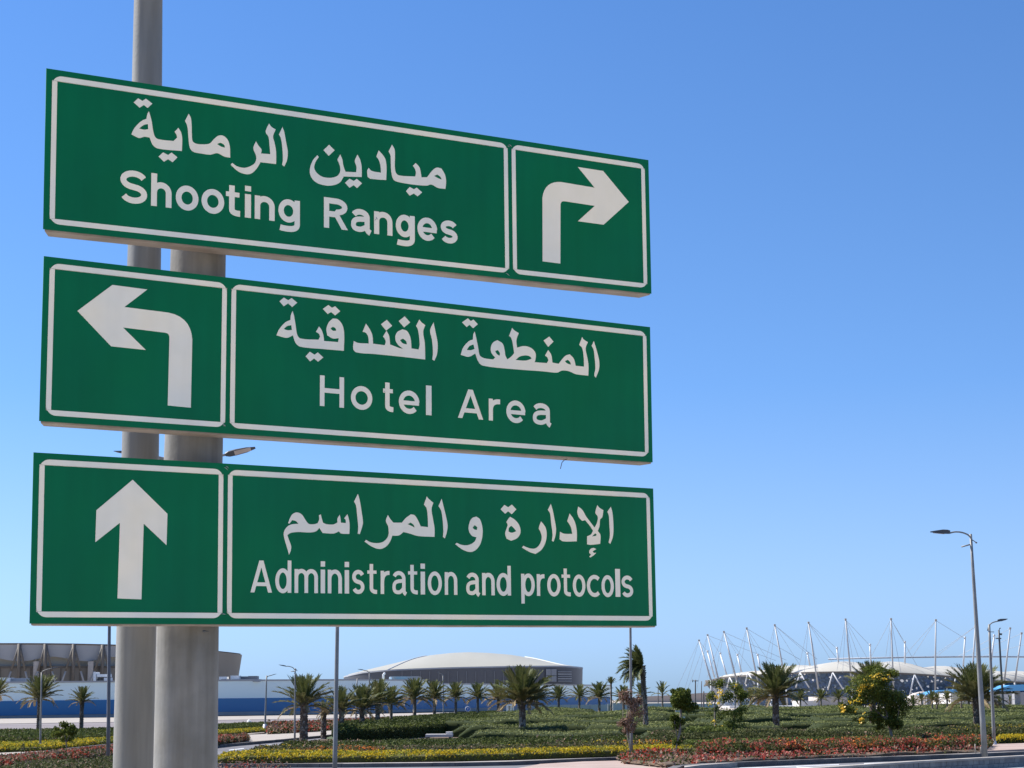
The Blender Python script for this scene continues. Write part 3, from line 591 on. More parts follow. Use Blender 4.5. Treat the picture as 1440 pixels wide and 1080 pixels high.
# ------------------------------------------------------------------ vegetation
def quad_cloud(c, size, nrm=None, flat=0.0, aspect=.55, lie=1.0):
    """c (n,3) centres -> verts of randomly turned leaf quads"""
    n = len(c); a = rng.normal(size=(n, 3)); 
    a[:, 2] *= lie
    a /= np.linalg.norm(a, axis=1)[:, None]; b = rng.normal(size=(n, 3)); b[:, 2] *= lie
    b -= (a * b).sum(1)[:, None] * a; b /= np.linalg.norm(b, axis=1)[:, None] + 1e-9
    s = (size * rng.uniform(.6, 1.3, n))[:, None] * .5
    V = np.stack([c - a * s, c + b * s * aspect, c + a * s, c - b * s * aspect], 1).reshape(-1, 3)
    return V
def qfaces(n, off=0): return (np.arange(n * 4).reshape(n, 4) + off)
def bush_strip(name, label, far, near, height, layers, cat='hedge', kind=None, group=None, px=True, bumpy=.18, z0=.1, core=None, roundness=.5, step=.6, gap=None, world=None):
    """planted strip between a far and a near ground line; layers = (mat, n per m2, size, z_low_fraction, lift)"""
    if world is None:
        Fp = [G(*p, z=z0) for p in far]; Np = [G(*p, z=z0) for p in near]
    else: Fp, Np = world
    def resamp(L, n):
        d = np.array([[p.x, p.y] for p in L]); s = np.concatenate([[0], np.cumsum(np.linalg.norm(np.diff(d, axis=0), axis=1))])
        u = np.linspace(0, s[-1], n); return np.stack([np.interp(u, s, d[:, 0]), np.interp(u, s, d[:, 1])], 1), s[-1]
    _, L = resamp(Np, 5); n = max(6, int(L / step)); A, _ = resamp(Np, n); B, _ = resamp(Fp, n)
    wid = np.linalg.norm(A - B, axis=1).mean(); nw = max(2, min(24, int(wid / step)))
    prof = [(0, 0), (.0, .55)] + [(k / nw, 1) for k in range(0, nw + 1)] + [(1, .55), (1, 0)]
    hmax = height if callable(height) else (lambda i, f: height)
    org = Vector((A[n // 2][0], A[n // 2][1], 0))
    V = np.zeros((n, len(prof), 3)); hs_l = []
    for i in range(n):
        e = min(1, min(i, n - 1 - i) / 1.5 + .35)
        for j, (f, zz) in enumerate(prof):
            p = A[i] * (1 - f) + B[i] * f
            h = hmax(i / (n - 1), f) * e
            nb = noise.noise(Vector((p[0] * .7, p[1] * .7, zz * 2))) * bumpy + noise.noise(Vector((p[0] * 2.3, p[1] * 2.3, zz * 3))) * bumpy * .5
            edge = 1 - (1 - roundness * .3 if (zz == 1 and f in (0, 1)) else 1)
            ox = noise.noise(Vector((p[0] * 1.1, p[1] * 1.1, zz * 3 + 9))) * bumpy * .9
            V[i, j] = (p[0] + ox * .5 - org.x, p[1] + ox - org.y, z0 + max(.02, h * zz * (1 + nb * (zz > .1)) * (1 - edge)))
    m = len(prof); idx = np.arange(n * m).reshape(n, m)
    Fq = np.stack([idx[:-1, :-1], idx[1:, :-1], idx[1:, 1:], idx[:-1, 1:]], -1).reshape(-1, 4)
    ends = [idx[0, ::-1], idx[-1, :]]
    Vall = [V.reshape(-1, 3)]; Fall = [Fq]; mi = [np.zeros(len(Fq))]; mats_ = [core or m_hcore]
    # scatter
    Vf = V.reshape(-1, 3); q = Vf[Fq]; ar = .5 * np.linalg.norm(np.cross(q[:, 2] - q[:, 0], q[:, 3] - q[:, 1]), axis=1)
    nr = np.cross(q[:, 2] - q[:, 0], q[:, 3] - q[:, 1]); nr /= np.linalg.norm(nr, axis=1)[:, None] + 1e-9
    for k, (mt, dens, size, zlo, lift) in enumerate(layers):
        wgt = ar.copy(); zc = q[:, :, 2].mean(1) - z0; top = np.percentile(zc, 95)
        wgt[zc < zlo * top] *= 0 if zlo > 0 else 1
        tot = wgt.sum(); cnt = int(tot * dens)
        if cnt < 1: continue
        fi = rng.choice(len(Fq), cnt, p=wgt / tot); u = rng.random((cnt, 2))
        c = (q[fi, 0] * ((1 - u[:, 0]) * (1 - u[:, 1]))[:, None] + q[fi, 1] * (u[:, 0] * (1 - u[:, 1]))[:, None] + q[fi, 2] * (u[:, 0] * u[:, 1])[:, None] + q[fi, 3] * ((1 - u[:, 0]) * u[:, 1])[:, None])
        if isinstance(lift, tuple):   # clumped: keep where noise is high
            lf, sc, thr = lift
            keep = np.array([noise.noise(Vector(((x + org.x) * sc, (y + org.y) * sc, k * 5.1))) > thr for x, y, _z in c]); c = c[keep]; fi = fi[keep]; cnt = len(c)
            if cnt < 1: continue
        else: lf = lift
        c = c + nr[fi] * (rng.random(cnt) * lf)[:, None] + np.array([0, 0, 1]) * (rng.random(cnt) ** 2 * lf * .7)[:, None]
        off = sum(len(v) for v in Vall); Vall.append(quad_cloud(c, size, lie=.3 if (zlo >= .75 and cat == 'hedge') else 1.0)); Fall.append(qfaces(cnt, off)); mi.append(np.full(cnt, len(mats_))); mats_.append(mt)
    Fc = Fall
    me = mesh_np(name, np.concatenate(Vall), Fc, mats_, np.concatenate(mi))
    o = link(bpy.data.objects.new(name, me)); o.location = org
    return tag(o, label, cat, group, kind)

Lg = lambda mt, d, s, lo=0, lift=.12: (mt, d, s, lo, lift)
# front strip: yellow ground cover by the kerb
bush_strip('yellow_flower_bed', 'band of bright yellow ground cover along the kerb below the middle palms', [(306, 1072.4), (345, 1067.5), (385, 1064.5), (410, 1067), (480, 1068.8), (640, 1067.4), (740, 1064.8), (840, 1061.4), (935, 1059), (985, 1058)],
           [(300, 1074), (345, 1073.5), (480, 1072.4), (640, 1070.8), (740, 1068), (840, 1064.6), (935, 1062), (985, 1061)], .32, [Lg(m_yelg, 70, .12), (m_yel, 130, .12, .5, (.12, .8, -.18)), (m_oleaf, 26, .13, 0, .14)], 'flower bed', 'stuff', core=mat('yellow bed core', (.1, .09, .02), 1))
bush_strip('mixed_flower_bed', 'loose orange and brown flowers between the yellow band and the dark hedge', [(352, 1063.5), (395, 1064), (480, 1065), (640, 1063.5), (740, 1061.2), (860, 1057), (950, 1055)],
           [(354, 1067), (400, 1067), (480, 1068.4), (640, 1067), (740, 1064.4), (860, 1060), (950, 1058)], .34, [(m_oleaf, 70, .14, 0, .2), (m_dry, 22, .13, .5, .2), (m_orange, 60, .13, .6, (.2, .13, .2)), (m_yel, 40, .12, .5, (.2, .2, .15)), (m_hleafd, 50, .14, 0, .2)], 'flower bed', 'stuff', bumpy=.5)
# dark clipped hedge in front of the maze, left part then right part
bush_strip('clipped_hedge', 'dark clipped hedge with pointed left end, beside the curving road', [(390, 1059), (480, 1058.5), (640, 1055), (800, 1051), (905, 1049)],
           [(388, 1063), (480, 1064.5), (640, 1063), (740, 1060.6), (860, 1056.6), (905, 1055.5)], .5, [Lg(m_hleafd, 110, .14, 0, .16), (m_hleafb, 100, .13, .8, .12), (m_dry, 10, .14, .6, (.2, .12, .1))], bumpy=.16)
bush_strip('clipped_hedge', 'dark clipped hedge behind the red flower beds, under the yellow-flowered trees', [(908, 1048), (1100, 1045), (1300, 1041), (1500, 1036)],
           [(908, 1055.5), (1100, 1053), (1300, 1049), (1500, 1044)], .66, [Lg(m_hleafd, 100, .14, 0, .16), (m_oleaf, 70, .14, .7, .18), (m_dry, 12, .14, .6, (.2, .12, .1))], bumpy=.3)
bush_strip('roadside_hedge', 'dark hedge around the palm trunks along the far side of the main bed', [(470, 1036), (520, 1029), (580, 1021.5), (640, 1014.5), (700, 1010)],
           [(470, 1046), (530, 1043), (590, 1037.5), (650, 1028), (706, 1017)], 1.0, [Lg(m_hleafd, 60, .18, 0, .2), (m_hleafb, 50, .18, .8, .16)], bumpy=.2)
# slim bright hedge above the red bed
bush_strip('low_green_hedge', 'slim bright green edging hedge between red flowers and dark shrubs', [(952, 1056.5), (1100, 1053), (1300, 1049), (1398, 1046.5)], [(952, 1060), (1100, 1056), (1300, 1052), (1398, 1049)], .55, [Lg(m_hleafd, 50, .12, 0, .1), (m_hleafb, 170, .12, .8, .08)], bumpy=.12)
bush_strip('low_green_hedge', 'short green hedge behind the slender staked ball tree', [(955, 1049), (1040, 1047)], [(955, 1053), (1040, 1051)], 1.0, [Lg(m_hleaf, 60, .2, 0, .15)], bumpy=.12)
red_layers = [(m_hleafd, 130, .14, 0, .22), (m_red, 120, .13, .5, (.24, .9, .12)), (m_pinkb, 130, .13, .6, (.26, 1.1, .16)), (m_orange, 110, .13, .4, (.24, .4, .2)), (m_oleaf, 90, .14, .3, .26), (m_dry, 35, .13, .2, .22), (m_hleaf, 60, .14, .5, (.3, .7, .12))]
bush_strip('red_flower_bed', 'wide bed of red and pink flowering shrubs behind the right-hand kerb', [(972, 1064), (1100, 1060.5), (1250, 1056), (1395, 1051)], [(985, 1071.5), (1100, 1067.5), (1250, 1062), (1385, 1057.5)], .4, red_layers, 'flower bed', 'stuff', bumpy=.9, step=.45)
bush_strip('red_flower_bed', 'low salmon flowers creeping over the soil at the right-hand kerb edge', [(970, 1072), (1100, 1066.5), (1250, 1061), (1380, 1056.5)], [(975, 1076.5), (1100, 1069.8), (1250, 1063.8), (1380, 1059.4)], .16, [(m_hleafd, 10, .16, 0, .2), (m_pinkb, 24, .16, .2, (.2, .5, .0)), (m_dry, 16, .16, 0, .2), (m_red, 16, .15, .2, (.2, .4, .05))], 'flower bed', 'stuff', bumpy=.6, core=m_soil)
bush_strip('red_flower_bed', 'small round bed with red-orange flowers on the pink paving, by the dry tree', [(872, 1068), (900, 1063), (935, 1063), (975, 1066)], [(873, 1072), (900, 1075), (940, 1079), (975, 1077)], .12, [(m_hleafd, 18, .18, 0, .2), (m_dry, 18, .16, 0, .2), (m_red, 20, .16, .2, (.25, .6, .05))], 'flower bed', 'stuff', bumpy=.6, core=m_soil)
bush_strip('yellow_flower_bed', 'short yellow ground cover strip at the right edge behind the pavement', [(1398, 1042), (1500, 1039)], [(1398, 1048.5), (1500, 1045)], .45, [(m_yelg, 60, .12, 0, .12), (m_yel, 140, .12, .5, .12)], 'flower bed', 'stuff')
bush_strip('mixed_shrubs', 'loose green and yellow shrubs behind the right-edge yellow strip', [(1330, 1043), (1500, 1037)], [(1330, 1047), (1500, 1041.5)], .6, [(m_oleaf, 90, .14, 0, .3), (m_yel, 22, .13, .6, .3), (m_hleafd, 60, .14, 0, .3)], 'shrubs', 'stuff', bumpy=.5)
# left side
bush_strip('green_shrub_bed', 'broad low green planting between the far road and yellow strip, left', [(-60, 1037), (60, 1036), (150, 1033.5), (310, 1026.5), (378, 1023)], [(-60, 1053), (60, 1049), (150, 1043.5), (310, 1032), (378, 1028)], .42, [(m_hleafd, 50, .18, 0, .2), (m_hleaf, 40, .18, .4, .2), (m_dry, 6, .18, .5, (.2, .1, .1))], 'shrubs', 'stuff', bumpy=.4, step=1.2)
bush_strip('yellow_flower_bed', 'long yellow ground cover strip behind the left pavement, beyond the sign posts', [(-60, 1054), (60, 1050), (150, 1044.5), (230, 1039), (372, 1028)], [(-60, 1062), (60, 1057), (150, 1047.5), (230, 1041), (372, 1030)], .28, [(m_yelg, 70, .14, 0, .12), (m_yel, 90, .14, .5, (.12, .5, -.1)), (m_hleafd, 30, .14, 0, .12)], 'flower bed', 'stuff', core=mat('yellow bed core', (.1, .09, .02), 1))
bush_strip('red_flower_bed', 'red flowering bed on the narrow island left of the sign posts', [(-60, 1082), (60, 1069), (150, 1059), (230, 1050.5), (300, 1043.5), (346, 1039)], [(-60, 1092), (60, 1077), (150, 1065.5), (230, 1055), (300, 1048), (349, 1042)], .26, [(m_red, 110, .13, .3, (.16, .6, .04)), (m_pinkb, 40, .13, .4, (.16, .9, .1)), (m_dry, 90, .13, 0, .16), (m_hleafd, 90, .13, 0, .16)], 'flower bed', 'stuff', bumpy=.4, z0=.2)
bush_strip('dark_shrub_bed', 'dark olive shrubs at the bottom left corner before the red bed', [(20, 1086), (60, 1082), (120, 1080), (170, 1078)], [(-20, 1100), (60, 1104), (150, 1098), (205, 1088)], .22, [(m_oleaf, 110, .11, 0, .16), (m_hleafd, 110, .11, 0, .16), (m_dry, 30, .11, .3, .16)], 'shrubs', 'stuff', bumpy=.5, z0=.2)
bush_strip('red_shrub_bed', 'dark red planting strip beyond the main road, under the first palms', [(376, 1023), (440, 1021.5), (520, 1016.5), (600, 1012.5)], [(376, 1033.5), (440, 1030), (520, 1022.5), (600, 1015.5)], .3, [(m_red, 16, .28, .3, (.3, .2, 0)), (m_dry, 16, .28, 0, .3), (m_hleafd, 14, .3, 0, .3)], 'shrubs', 'stuff', bumpy=.4, step=1)
bush_strip('red_flower_bed', 'small dark red tuft bed cut by the bottom edge, right of the thick post', [(308, 1090), (345, 1090), (402, 1089)], [(308, 1097), (345, 1096), (402, 1095)], .2, [(m_dry, 22, .1, 0, .35), (m_red, 10, .1, .3, .3), (m_hleafd, 12, .1, 0, .2)], 'flower bed', 'stuff', bumpy=.8, z0=.01)

# maze of clipped hedges beyond: curved rows, some with gaps
ordn = ['first', 'second', 'third', 'fourth', 'fifth', 'sixth', 'seventh', 'eighth', 'ninth', 'tenth', 'eleventh', 'twelfth']
Yrows = [124, 138, 154, 172, 194, 222, 260, 312]
for r, Y in enumerate(Yrows):
    yb = HORIZON + 3 * F / Y
    xl = np.interp(yb, [1003, 1009, 1016, 1030, 1040, 1052], [850, 770, 690, 600, 640, 650]); Xl = P(xl, yb, Y).x; Xr = P(1500, yb, Y).x
    n = 30; wv = rng.uniform(0, 6, 3); hh = (.8, 1.05, .9, 1.2, .95, 1.25, 1.0, 1.3)[r]; W_ = ((Yrows + [390])[r + 1] - Y) * .56
    Np = []; Fp = []
    for i in range(n):
        f = i / (n - 1); X = Xl + (Xr - Xl) * f
        yy = Y + (1.0 + r * .3) * math.sin(f * 7 + wv[0]) + (.5 + r * .12) * math.sin(f * 17 + wv[1]) + (1 - f) ** 3 * (r * 1.2)
        Np.append(Vector((X, yy, 0))); Fp.append(Vector((X, yy + W_ * (1 + .16 * math.sin(f * 9 + wv[2])), 0)))
    gaps = rng.uniform(.1, .9, 3)
    def hfun(f, w, gaps=gaps, hh=hh, r=r): 
        h = hh * (1 + .1 * math.sin(f * 13 + r * 2.1) * (w > .5))
        for k in gaps[:(3 if r % 2 else 2)]:
            if abs(f - k) < .012 + .004 * r: h = .18
        return h * (1 + .12 * math.sin(f * 31 + r))
    dn = 3600 / Y ** 1.12; sz = .13 * (Y / 120) ** .9
    bush_strip('maze_hedge', f'long wavy clipped hedge of the green maze, {ordn[r]} row from the flower beds', None, None, hfun,
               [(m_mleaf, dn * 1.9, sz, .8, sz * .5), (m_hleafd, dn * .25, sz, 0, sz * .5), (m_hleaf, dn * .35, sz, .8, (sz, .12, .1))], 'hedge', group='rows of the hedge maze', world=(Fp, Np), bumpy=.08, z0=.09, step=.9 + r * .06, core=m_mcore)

# ---- palms
def frond_arrays(L=1.0, droop=.8, n=30, wid=.17, vang=.5, leafw=.020, curl=0.0, seed=0):
    """pinnate leaf along +X curving down; returns verts, leaflet quads, rachis quads"""
    r_ = np.random.default_rng(seed); V = []; Fq = []; Rq = []
    ts = np.linspace(0, 1, 9); ang = -droop * ts ** 1.5 * 1.35
    pts = [np.zeros(3)]
    for i in range(8):
        a = (ang[i] + ang[i + 1]) / 2; pts.append(pts[-1] + np.array([math.cos(a), curl * ts[i] * .5, math.sin(a)]) * L / 8)
    pts = np.array(pts)
    def at(t): return np.array([np.interp(t, ts, pts[:, k]) for k in range(3)]), np.interp(t, ts, ang)
    for i in range(9):
        w = .014 * L * (1 - .75 * ts[i]); p = pts[i]
        V += [p + [0, w, 0], p + [0, 0, w * 1.2], p - [0, w, 0]]
    for i in range(8):
        for a, b in ((0, 1), (1, 2), (2, 0)): Rq.append((i * 3 + a, i * 3 + b, i * 3 + 3 + b, i * 3 + 3 + a))
    for i in range(n):
        t = .13 + .85 * (i + r_.random() * .6) / n; p, a = at(min(t, .99))
        ll = wid * L * (math.sin(min(1, (t + .18)) * math.pi * .83) ** .6) * r_.uniform(.8, 1.1) * (1.0 if t < .8 else 1.1 - (t - .8) * 1.6)
        fw = .75 + .5 * t + r_.uniform(-.12, .12)
        T_ = np.array([math.cos(a), 0, math.sin(a)]); N_ = np.array([-math.sin(a), 0, math.cos(a)])
        for s in (-1, 1):
            va = vang + r_.uniform(-.25, .25)
            d = T_ * fw + np.array([0, s, 0]) * math.cos(va) + N_ * math.sin(va); d /= np.linalg.norm(d); d[2] -= .12 * t
            w = T_ * leafw * L * .5
            b = len(V); m_ = p + d * ll * .5; e = p + d * ll + np.array([0, 0, -.1 * ll])
            V += [p - w * .5, p + w * .5, m_ + w, e, m_ - w]; Fq.append((b, b + 1, b + 2, b + 4)); Fq.append((b + 4, b + 2, b + 3, b + 3))
    return np.array(V), Fq, Rq
def frond_mesh(name, mt, **k):
    V, Fq, Rq = frond_arrays(**k); quads = [f for f in Fq if len(set(f)) == 4]; tris = [f[:3] for f in Fq if len(set(f)) == 3]
    return mesh_np(name, V, [np.array(Rq), np.array(quads), np.array(tris)], [m_rachis, mt], [0] * len(Rq) + [1] * (len(quads) + len(tris)))
FR = {}
for nm, mt in (('g', m_palm), ('y', m_palmy), ('d', m_palmd)):
    for k, dr in enumerate((.15, .45, .85)):
        FR[nm, k] = [frond_mesh('frond', mt, droop=dr, seed=10 * k + j, curl=(j - .5) * .25, n=32, leafw=.042, wid=.24 if nm != 'd' else .17) for j in range(2)]
def crown_spec(n, rs, dry=.12, upright=0.0, wind=None, ragged=.12):
    spec = []
    for i in range(n):
        f = i / (n - 1); az = i * 2.39996 + rs.uniform(-.25, .25)
        el_ = math.radians(86 - (f ** 1.05) * (80 - 45 * upright)) + rs.uniform(-.1, .1)
        L = (.78 + .25 * math.sin(f * math.pi * .8)) * rs.uniform(1 - ragged, 1 + ragged * .4)
        dk = 0 if f < .42 else (1 if f < .84 else 2)
        c = 'd' if f > 1 - dry else ('y' if (f > .55 or rs.random() < .12) else 'g')
        if wind is not None:
            az = wind + max(-1.25, min(1.25, rs.gauss(0, .75))) 
            el_ = math.radians(rs.uniform(-25, 86)); L *= rs.uniform(.7, 1.0); dk = 2 if el_ < .9 else 1
            c = 'g' if c != 'd' else 'y'
        spec.append((az, el_, L, dk, c))
    return spec
def trunk_mesh(h, r0, r1, lean=(0, 0), pale=.25, seed=0, scaled=True):
    """stem with rings of cut leaf bases"""
    rs = random.Random(seed); mb = MB(); nseg = max(6, int(h / .17)) if scaled else 8; nn = 10
    vs = []
    for i in range(nseg + 1):
        f = i / nseg; cx_ = lean[0] * f ** 1.4; cy_ = lean[1] * f ** 1.4
        r = r0 + (r1 - r0) * f + (r0 * .25 * math.exp(-f * 14)) + (.16 * r1 if f > .88 else 0)
        for k in range(nn):
            a = 2 * math.pi * (k + (.5 if i % 2 else 0)) / nn; rr_ = r * (1 + (.13 if (k + i) % 2 else -.04) + rs.uniform(-.05, .07)); vs.append((cx_ + rr_ * math.cos(a), cy_ + rr_ * math.sin(a), h * f))
    fs = []; ms = []
    for i in range(nseg):
        for k in range(nn):
            fs.append((i * nn + k, i * nn + (k + 1) % nn, (i + 1) * nn + (k + 1) % nn, (i + 1) * nn + k)); ms.append(1 if rs.random() < pale * (1.3 - i / nseg) else 0)
    mb.v = vs; mb.f = fs + [tuple(nseg * nn + k for k in range(nn))]; mb.m = ms + [0]; mb.sm = [False] * len(mb.f)
    if scaled:     # jutting leaf bases
        for i in range(0, nseg, 1):
            f = (i + .5) / nseg; cx_ = lean[0] * f ** 1.4; cy_ = lean[1] * f ** 1.4; r = r0 + (r1 - r0) * f + (.16 * r1 if f > .88 else 0)
            for k in range(7):
                a = 2 * math.pi * (k + i * .5) / 7 + rs.uniform(-.2, .2); ca, sa = math.cos(a), math.sin(a); w = r * .38; z = h * f; d = r * (1.02 if f < .85 else 1.05)
                o_ = .05 + (.09 if f > .8 else .02) * rs.random()
                mb.add([(cx_ + d * ca - w * sa, cy_ + d * sa + w * ca, z - .08), (cx_ + d * ca + w * sa, cy_ + d * sa - w * ca, z - .08), (cx_ + (d + o_) * ca, cy_ + (d + o_) * sa, z + .1), (cx_ + d * .9 * ca, cy_ + d * .9 * sa, z + .1)],
                       [(0, 1, 2), (1, 3, 2), (3, 0, 2)], 1 if rs.random() < pale * 1.6 * (1.2 - f) else 0)
    return mb
def palm(label, x, yb, yc, yt, hw, near=True, n=38, dry=.12, tw=None, wind=None, upright=0., lean_px=0, group='date palms along the beds', seed=0, droop_low=1, pale=.2, nm='date_palm', zbase=.09):
    n = int(n * (1.3 if wind is None else 1)); rs = random.Random(seed or int(x * 7)); b = G(x, yb, zbase); sc = b.y / F
    h = (yb - yc) * sc; R = max(hw, (yc - yt) * .95) * sc
    o = thing(nm, label, 'palm tree', (b.x, b.y, zbase - .03), group); lean = (lean_px * sc, 0)
    r0 = (tw or hw * .13) * sc * .88
    tm = trunk_mesh(h, r0, r0 * .82, lean, pale, int(x), near); tm.build('trunk', [m_trunk, m_trunkl], o)
    spec = crown_spec(n, rs, dry, upright, wind)
    top = Vector((lean[0], 0, h))
    if near:
        for i, (az, el_, L, dk, c) in enumerate(spec):
            f = link(bpy.data.objects.new('frond', rs.choice(FR[c, dk])), o)
            f.location = top + Vector((math.cos(az) * r0 * .5, math.sin(az) * r0 * .5, -.22 * R * i / n)); f.rotation_euler = (rs.uniform(-.35, .35), -el_, az); f.scale = (R * L * 1.05,) * 3
    else:
        vs, fq, mi = [], [], []; base = 0; q4 = []; q3 = []; m4 = []; m3 = []
        mats3 = [m_rachis, m_palm, m_palmy, m_palmd]
        for i, (az, el_, L, dk, c) in enumerate(spec):
            V, Fq_, Rq_ = LOW[dk]; Mx = Matrix.Translation(top + Vector((0, 0, -.2 * R * i / n))) @ Matrix.Rotation(az, 4, 'Z') @ Matrix.Rotation(-el_, 4, 'Y') @ Matrix.Rotation(rs.uniform(-.3, .3), 4, 'X') @ Matrix.Scale(R * L * 1.05, 4)
            A = np.array(Mx); W_ = V @ A[:3, :3].T + A[:3, 3]; vs.append(W_)
            ci = {'g': 1, 'y': 2, 'd': 3}[c]
            for f in Rq_: q4.append([k + base for k in f]); m4.append(0)
            for f in Fq_:
                if len(set(f)) == 4: q4.append([k + base for k in f]); m4.append(ci)
                else: q3.append([k + base for k in f[:3]]); m3.append(ci)
            base += len(V)
        me = mesh_np('crown', np.concatenate(vs), [np.array(q4), np.array(q3)], mats3, m4 + m3); link(bpy.data.objects.new('crown', me), o)
    return o
LOW = [frond_arrays(droop=d, seed=3, n=15, wid=.24, leafw=.085) for d in (.15, .45, .85)]
NEARP = [
 ('stout date palm left of the thin grey pole, its crown open to the left', 427, 1045, 992, 944, 42, dict(n=30, tw=6.0, dry=.06)),
 ('half-dead date palm with brown drooping crown right of the stout palm', 455, 1040, 1006, 990, 20, dict(n=13, dry=.7, tw=4)),
 ('date palm just right of the thin grey pole, fronds spread wide', 480, 1040, 1000, 960, 32, dict(n=30, tw=4, dry=.15)),
 ('bushy date palm with olive crown, second right of the thin pole', 509, 1037, 998, 968, 34, dict(n=36, tw=4, dry=.2)),
 ('date palm in front of the vent pipe, trunk half behind its neighbour', 531, 1033, 990, 958, 32, dict(n=36, tw=3.6)),
 ('largest date palm of the middle, pale scaly trunk in front of the dome', 735, 1042, 987, 932, 50, dict(n=46, tw=5, dry=.16, pale=.5)),
 ('date palm in front of the stadium facade, tall dark trunk, wide fan crown', 1092, 1036, 979, 926, 46, dict(n=40, tw=5, dry=.08)),
 ('date palm crown rising behind the right-hand yellow-flowered tree', 1229, 1035, 969, 925, 38, dict(n=36, tw=5)),
 ('date palm with broad low crown behind the tall leaning lamp pole', 1376, 1040, 982, 930, 50, dict(n=42, tw=6, dry=.12)),
 ('date palm before the blue wall band at far left, behind a slim lamp', 54, 1036, 984, 953, 33, dict(n=40, tw=3.2)),
 ('small date palm with thin drooping crown left of the sign posts', 114, 1035, 990, 973, 22, dict(n=24, tw=2.8, dry=.1)),
 ('tall windswept palm with all fronds blown to the left', 909, 1038, 938, 904, 36, dict(n=80, tw=3.9, wind=math.pi, lean_px=-4, pale=.45, dry=.03)),
]
for l, x, yb, yc, yt, hw, kw in NEARP: palm(l, x, yb, yc - (0 if kw.get('wind') else 5), yt, hw, **kw)
FARP = [
 ('date palm with short trunk just left of the palm below the beige plant room', 550, 1030, 990, 966, 24, 32, .15),
 ('date palm standing directly below the beige plant room', 583, 1023, 982, 957, 27, 34, .12),
 ('date palm right of the plant room, before the second slim lamp', 611, 1019, 982, 962, 24, 30, .12),
 ('date palm between the faint slim lamp and the blue round sign', 641, 1017, 981, 961, 21, 30, .08),
 ('date palm just right of the blue round sign', 672, 1016, 982, 962, 20, 28, .08),
 ('brownish date palm immediately left of the white gatehouse', 701, 1014, 983, 964, 23, 28, .35),
 ('date palm half hidden behind the large middle palm, left side', 729, 1010, 985, 970, 17, 24, .1),
 ('date palm just right of the large middle palm', 755, 1011, 984, 964, 22, 32, .1),
 ('small date palm under the right end of the dome fascia', 786, 1008.5, 983, 967, 18, 26, .12),
 ('small date palm at the right corner of the domed arena', 815, 1006.5, 981, 965, 17, 26, .1),
 ('small full date palm at the end of the blue band', 843, 1006, 981, 962, 20, 30, .1),
 ('small date palm behind the dry brown tree', 877, 1005, 984, 967, 19, 26, .1),
 ('small palm right behind the windswept palm trunk', 902, 1004, 978, 958, 16, 14, .0),
 ('narrow sparse palm with few upright fronds right of the windswept palm', 932, 1003, 975, 956, 10, 9, .0),
 ('brownish small palm left of the stadium-side tree', 1042, 1003, 984, 968, 13, 22, .2),
 ('brownish small palm in a clump left of the stadium palm', 1056, 1003, 983, 965, 14, 22, .35),
 ('second brownish small palm of the clump left of the stadium palm', 1067, 1004, 983, 966, 14, 22, .35),
 ('small palm right of the stadium palm, touching its crown', 1126, 1003, 984, 968, 14, 22, .1),
 ('small palm before the plain podium block', 1155, 1004, 984, 970, 14, 22, .05),
 ('small palm before the beige podium wing with windows', 1180, 1004, 984, 971, 13, 22, .05),
 ('tiny palm at the foot of the beige ramp wall', 1285, 1003, 988, 976, 8, 16, .1),
 ('dark tiny palm on the beige ramp wall, right of the bare one', 1297, 1003, 984, 973, 10, 18, .0),
 ('olive small palm left of the clump near the lamp', 1312, 1012, 986, 974, 13, 24, .3),
 ('yellowish small palm in the clump near the lamp', 1318, 1011, 988, 975, 12, 20, .45),
 ('small dark palm right of the yellowish clump', 1333, 1011, 985, 974, 12, 20, .2),
 ('small dark palm left of the broad palm near the lamp', 1353, 1012, 984, 971, 15, 22, .1),
 ('tiny palm close behind the broad palm, left of its trunk', 1363, 1005, 986, 975, 10, 16, .1),
 ('tiny palm close behind the tall lamp pole, right of the broad trunk', 1390, 1005, 985, 974, 11, 18, .1),
 ('tiny palm before the white entrance hall, right of the curved lamp', 1406, 1006, 988, 977, 11, 16, .1),
 ('bare spindly palm before the entrance hall panels', 1421, 1003, 985, 977, 6, 6, .2),
 ('date palm half cut by the left edge of the picture', -6, 1034, 978, 964, 24, 26, .1),
 ('thin tall palm with a tied crown like a brush, behind the blue band end', 860, 1008, 962, 952, 4.5, 22, .0),
]
for l, x, yb, yc, yt, hw, n_, dr in FARP:
    palm(l, x, yb, yc - (2.5 if hw > 11 else 0), yt - 1, hw * 1.06, near=False, n=n_, dry=dr, tw=max(1.5, hw * .11), group='small date palms of the far row', upright=(.9 if hw < 5 else .35 if n_ < 12 else 0))

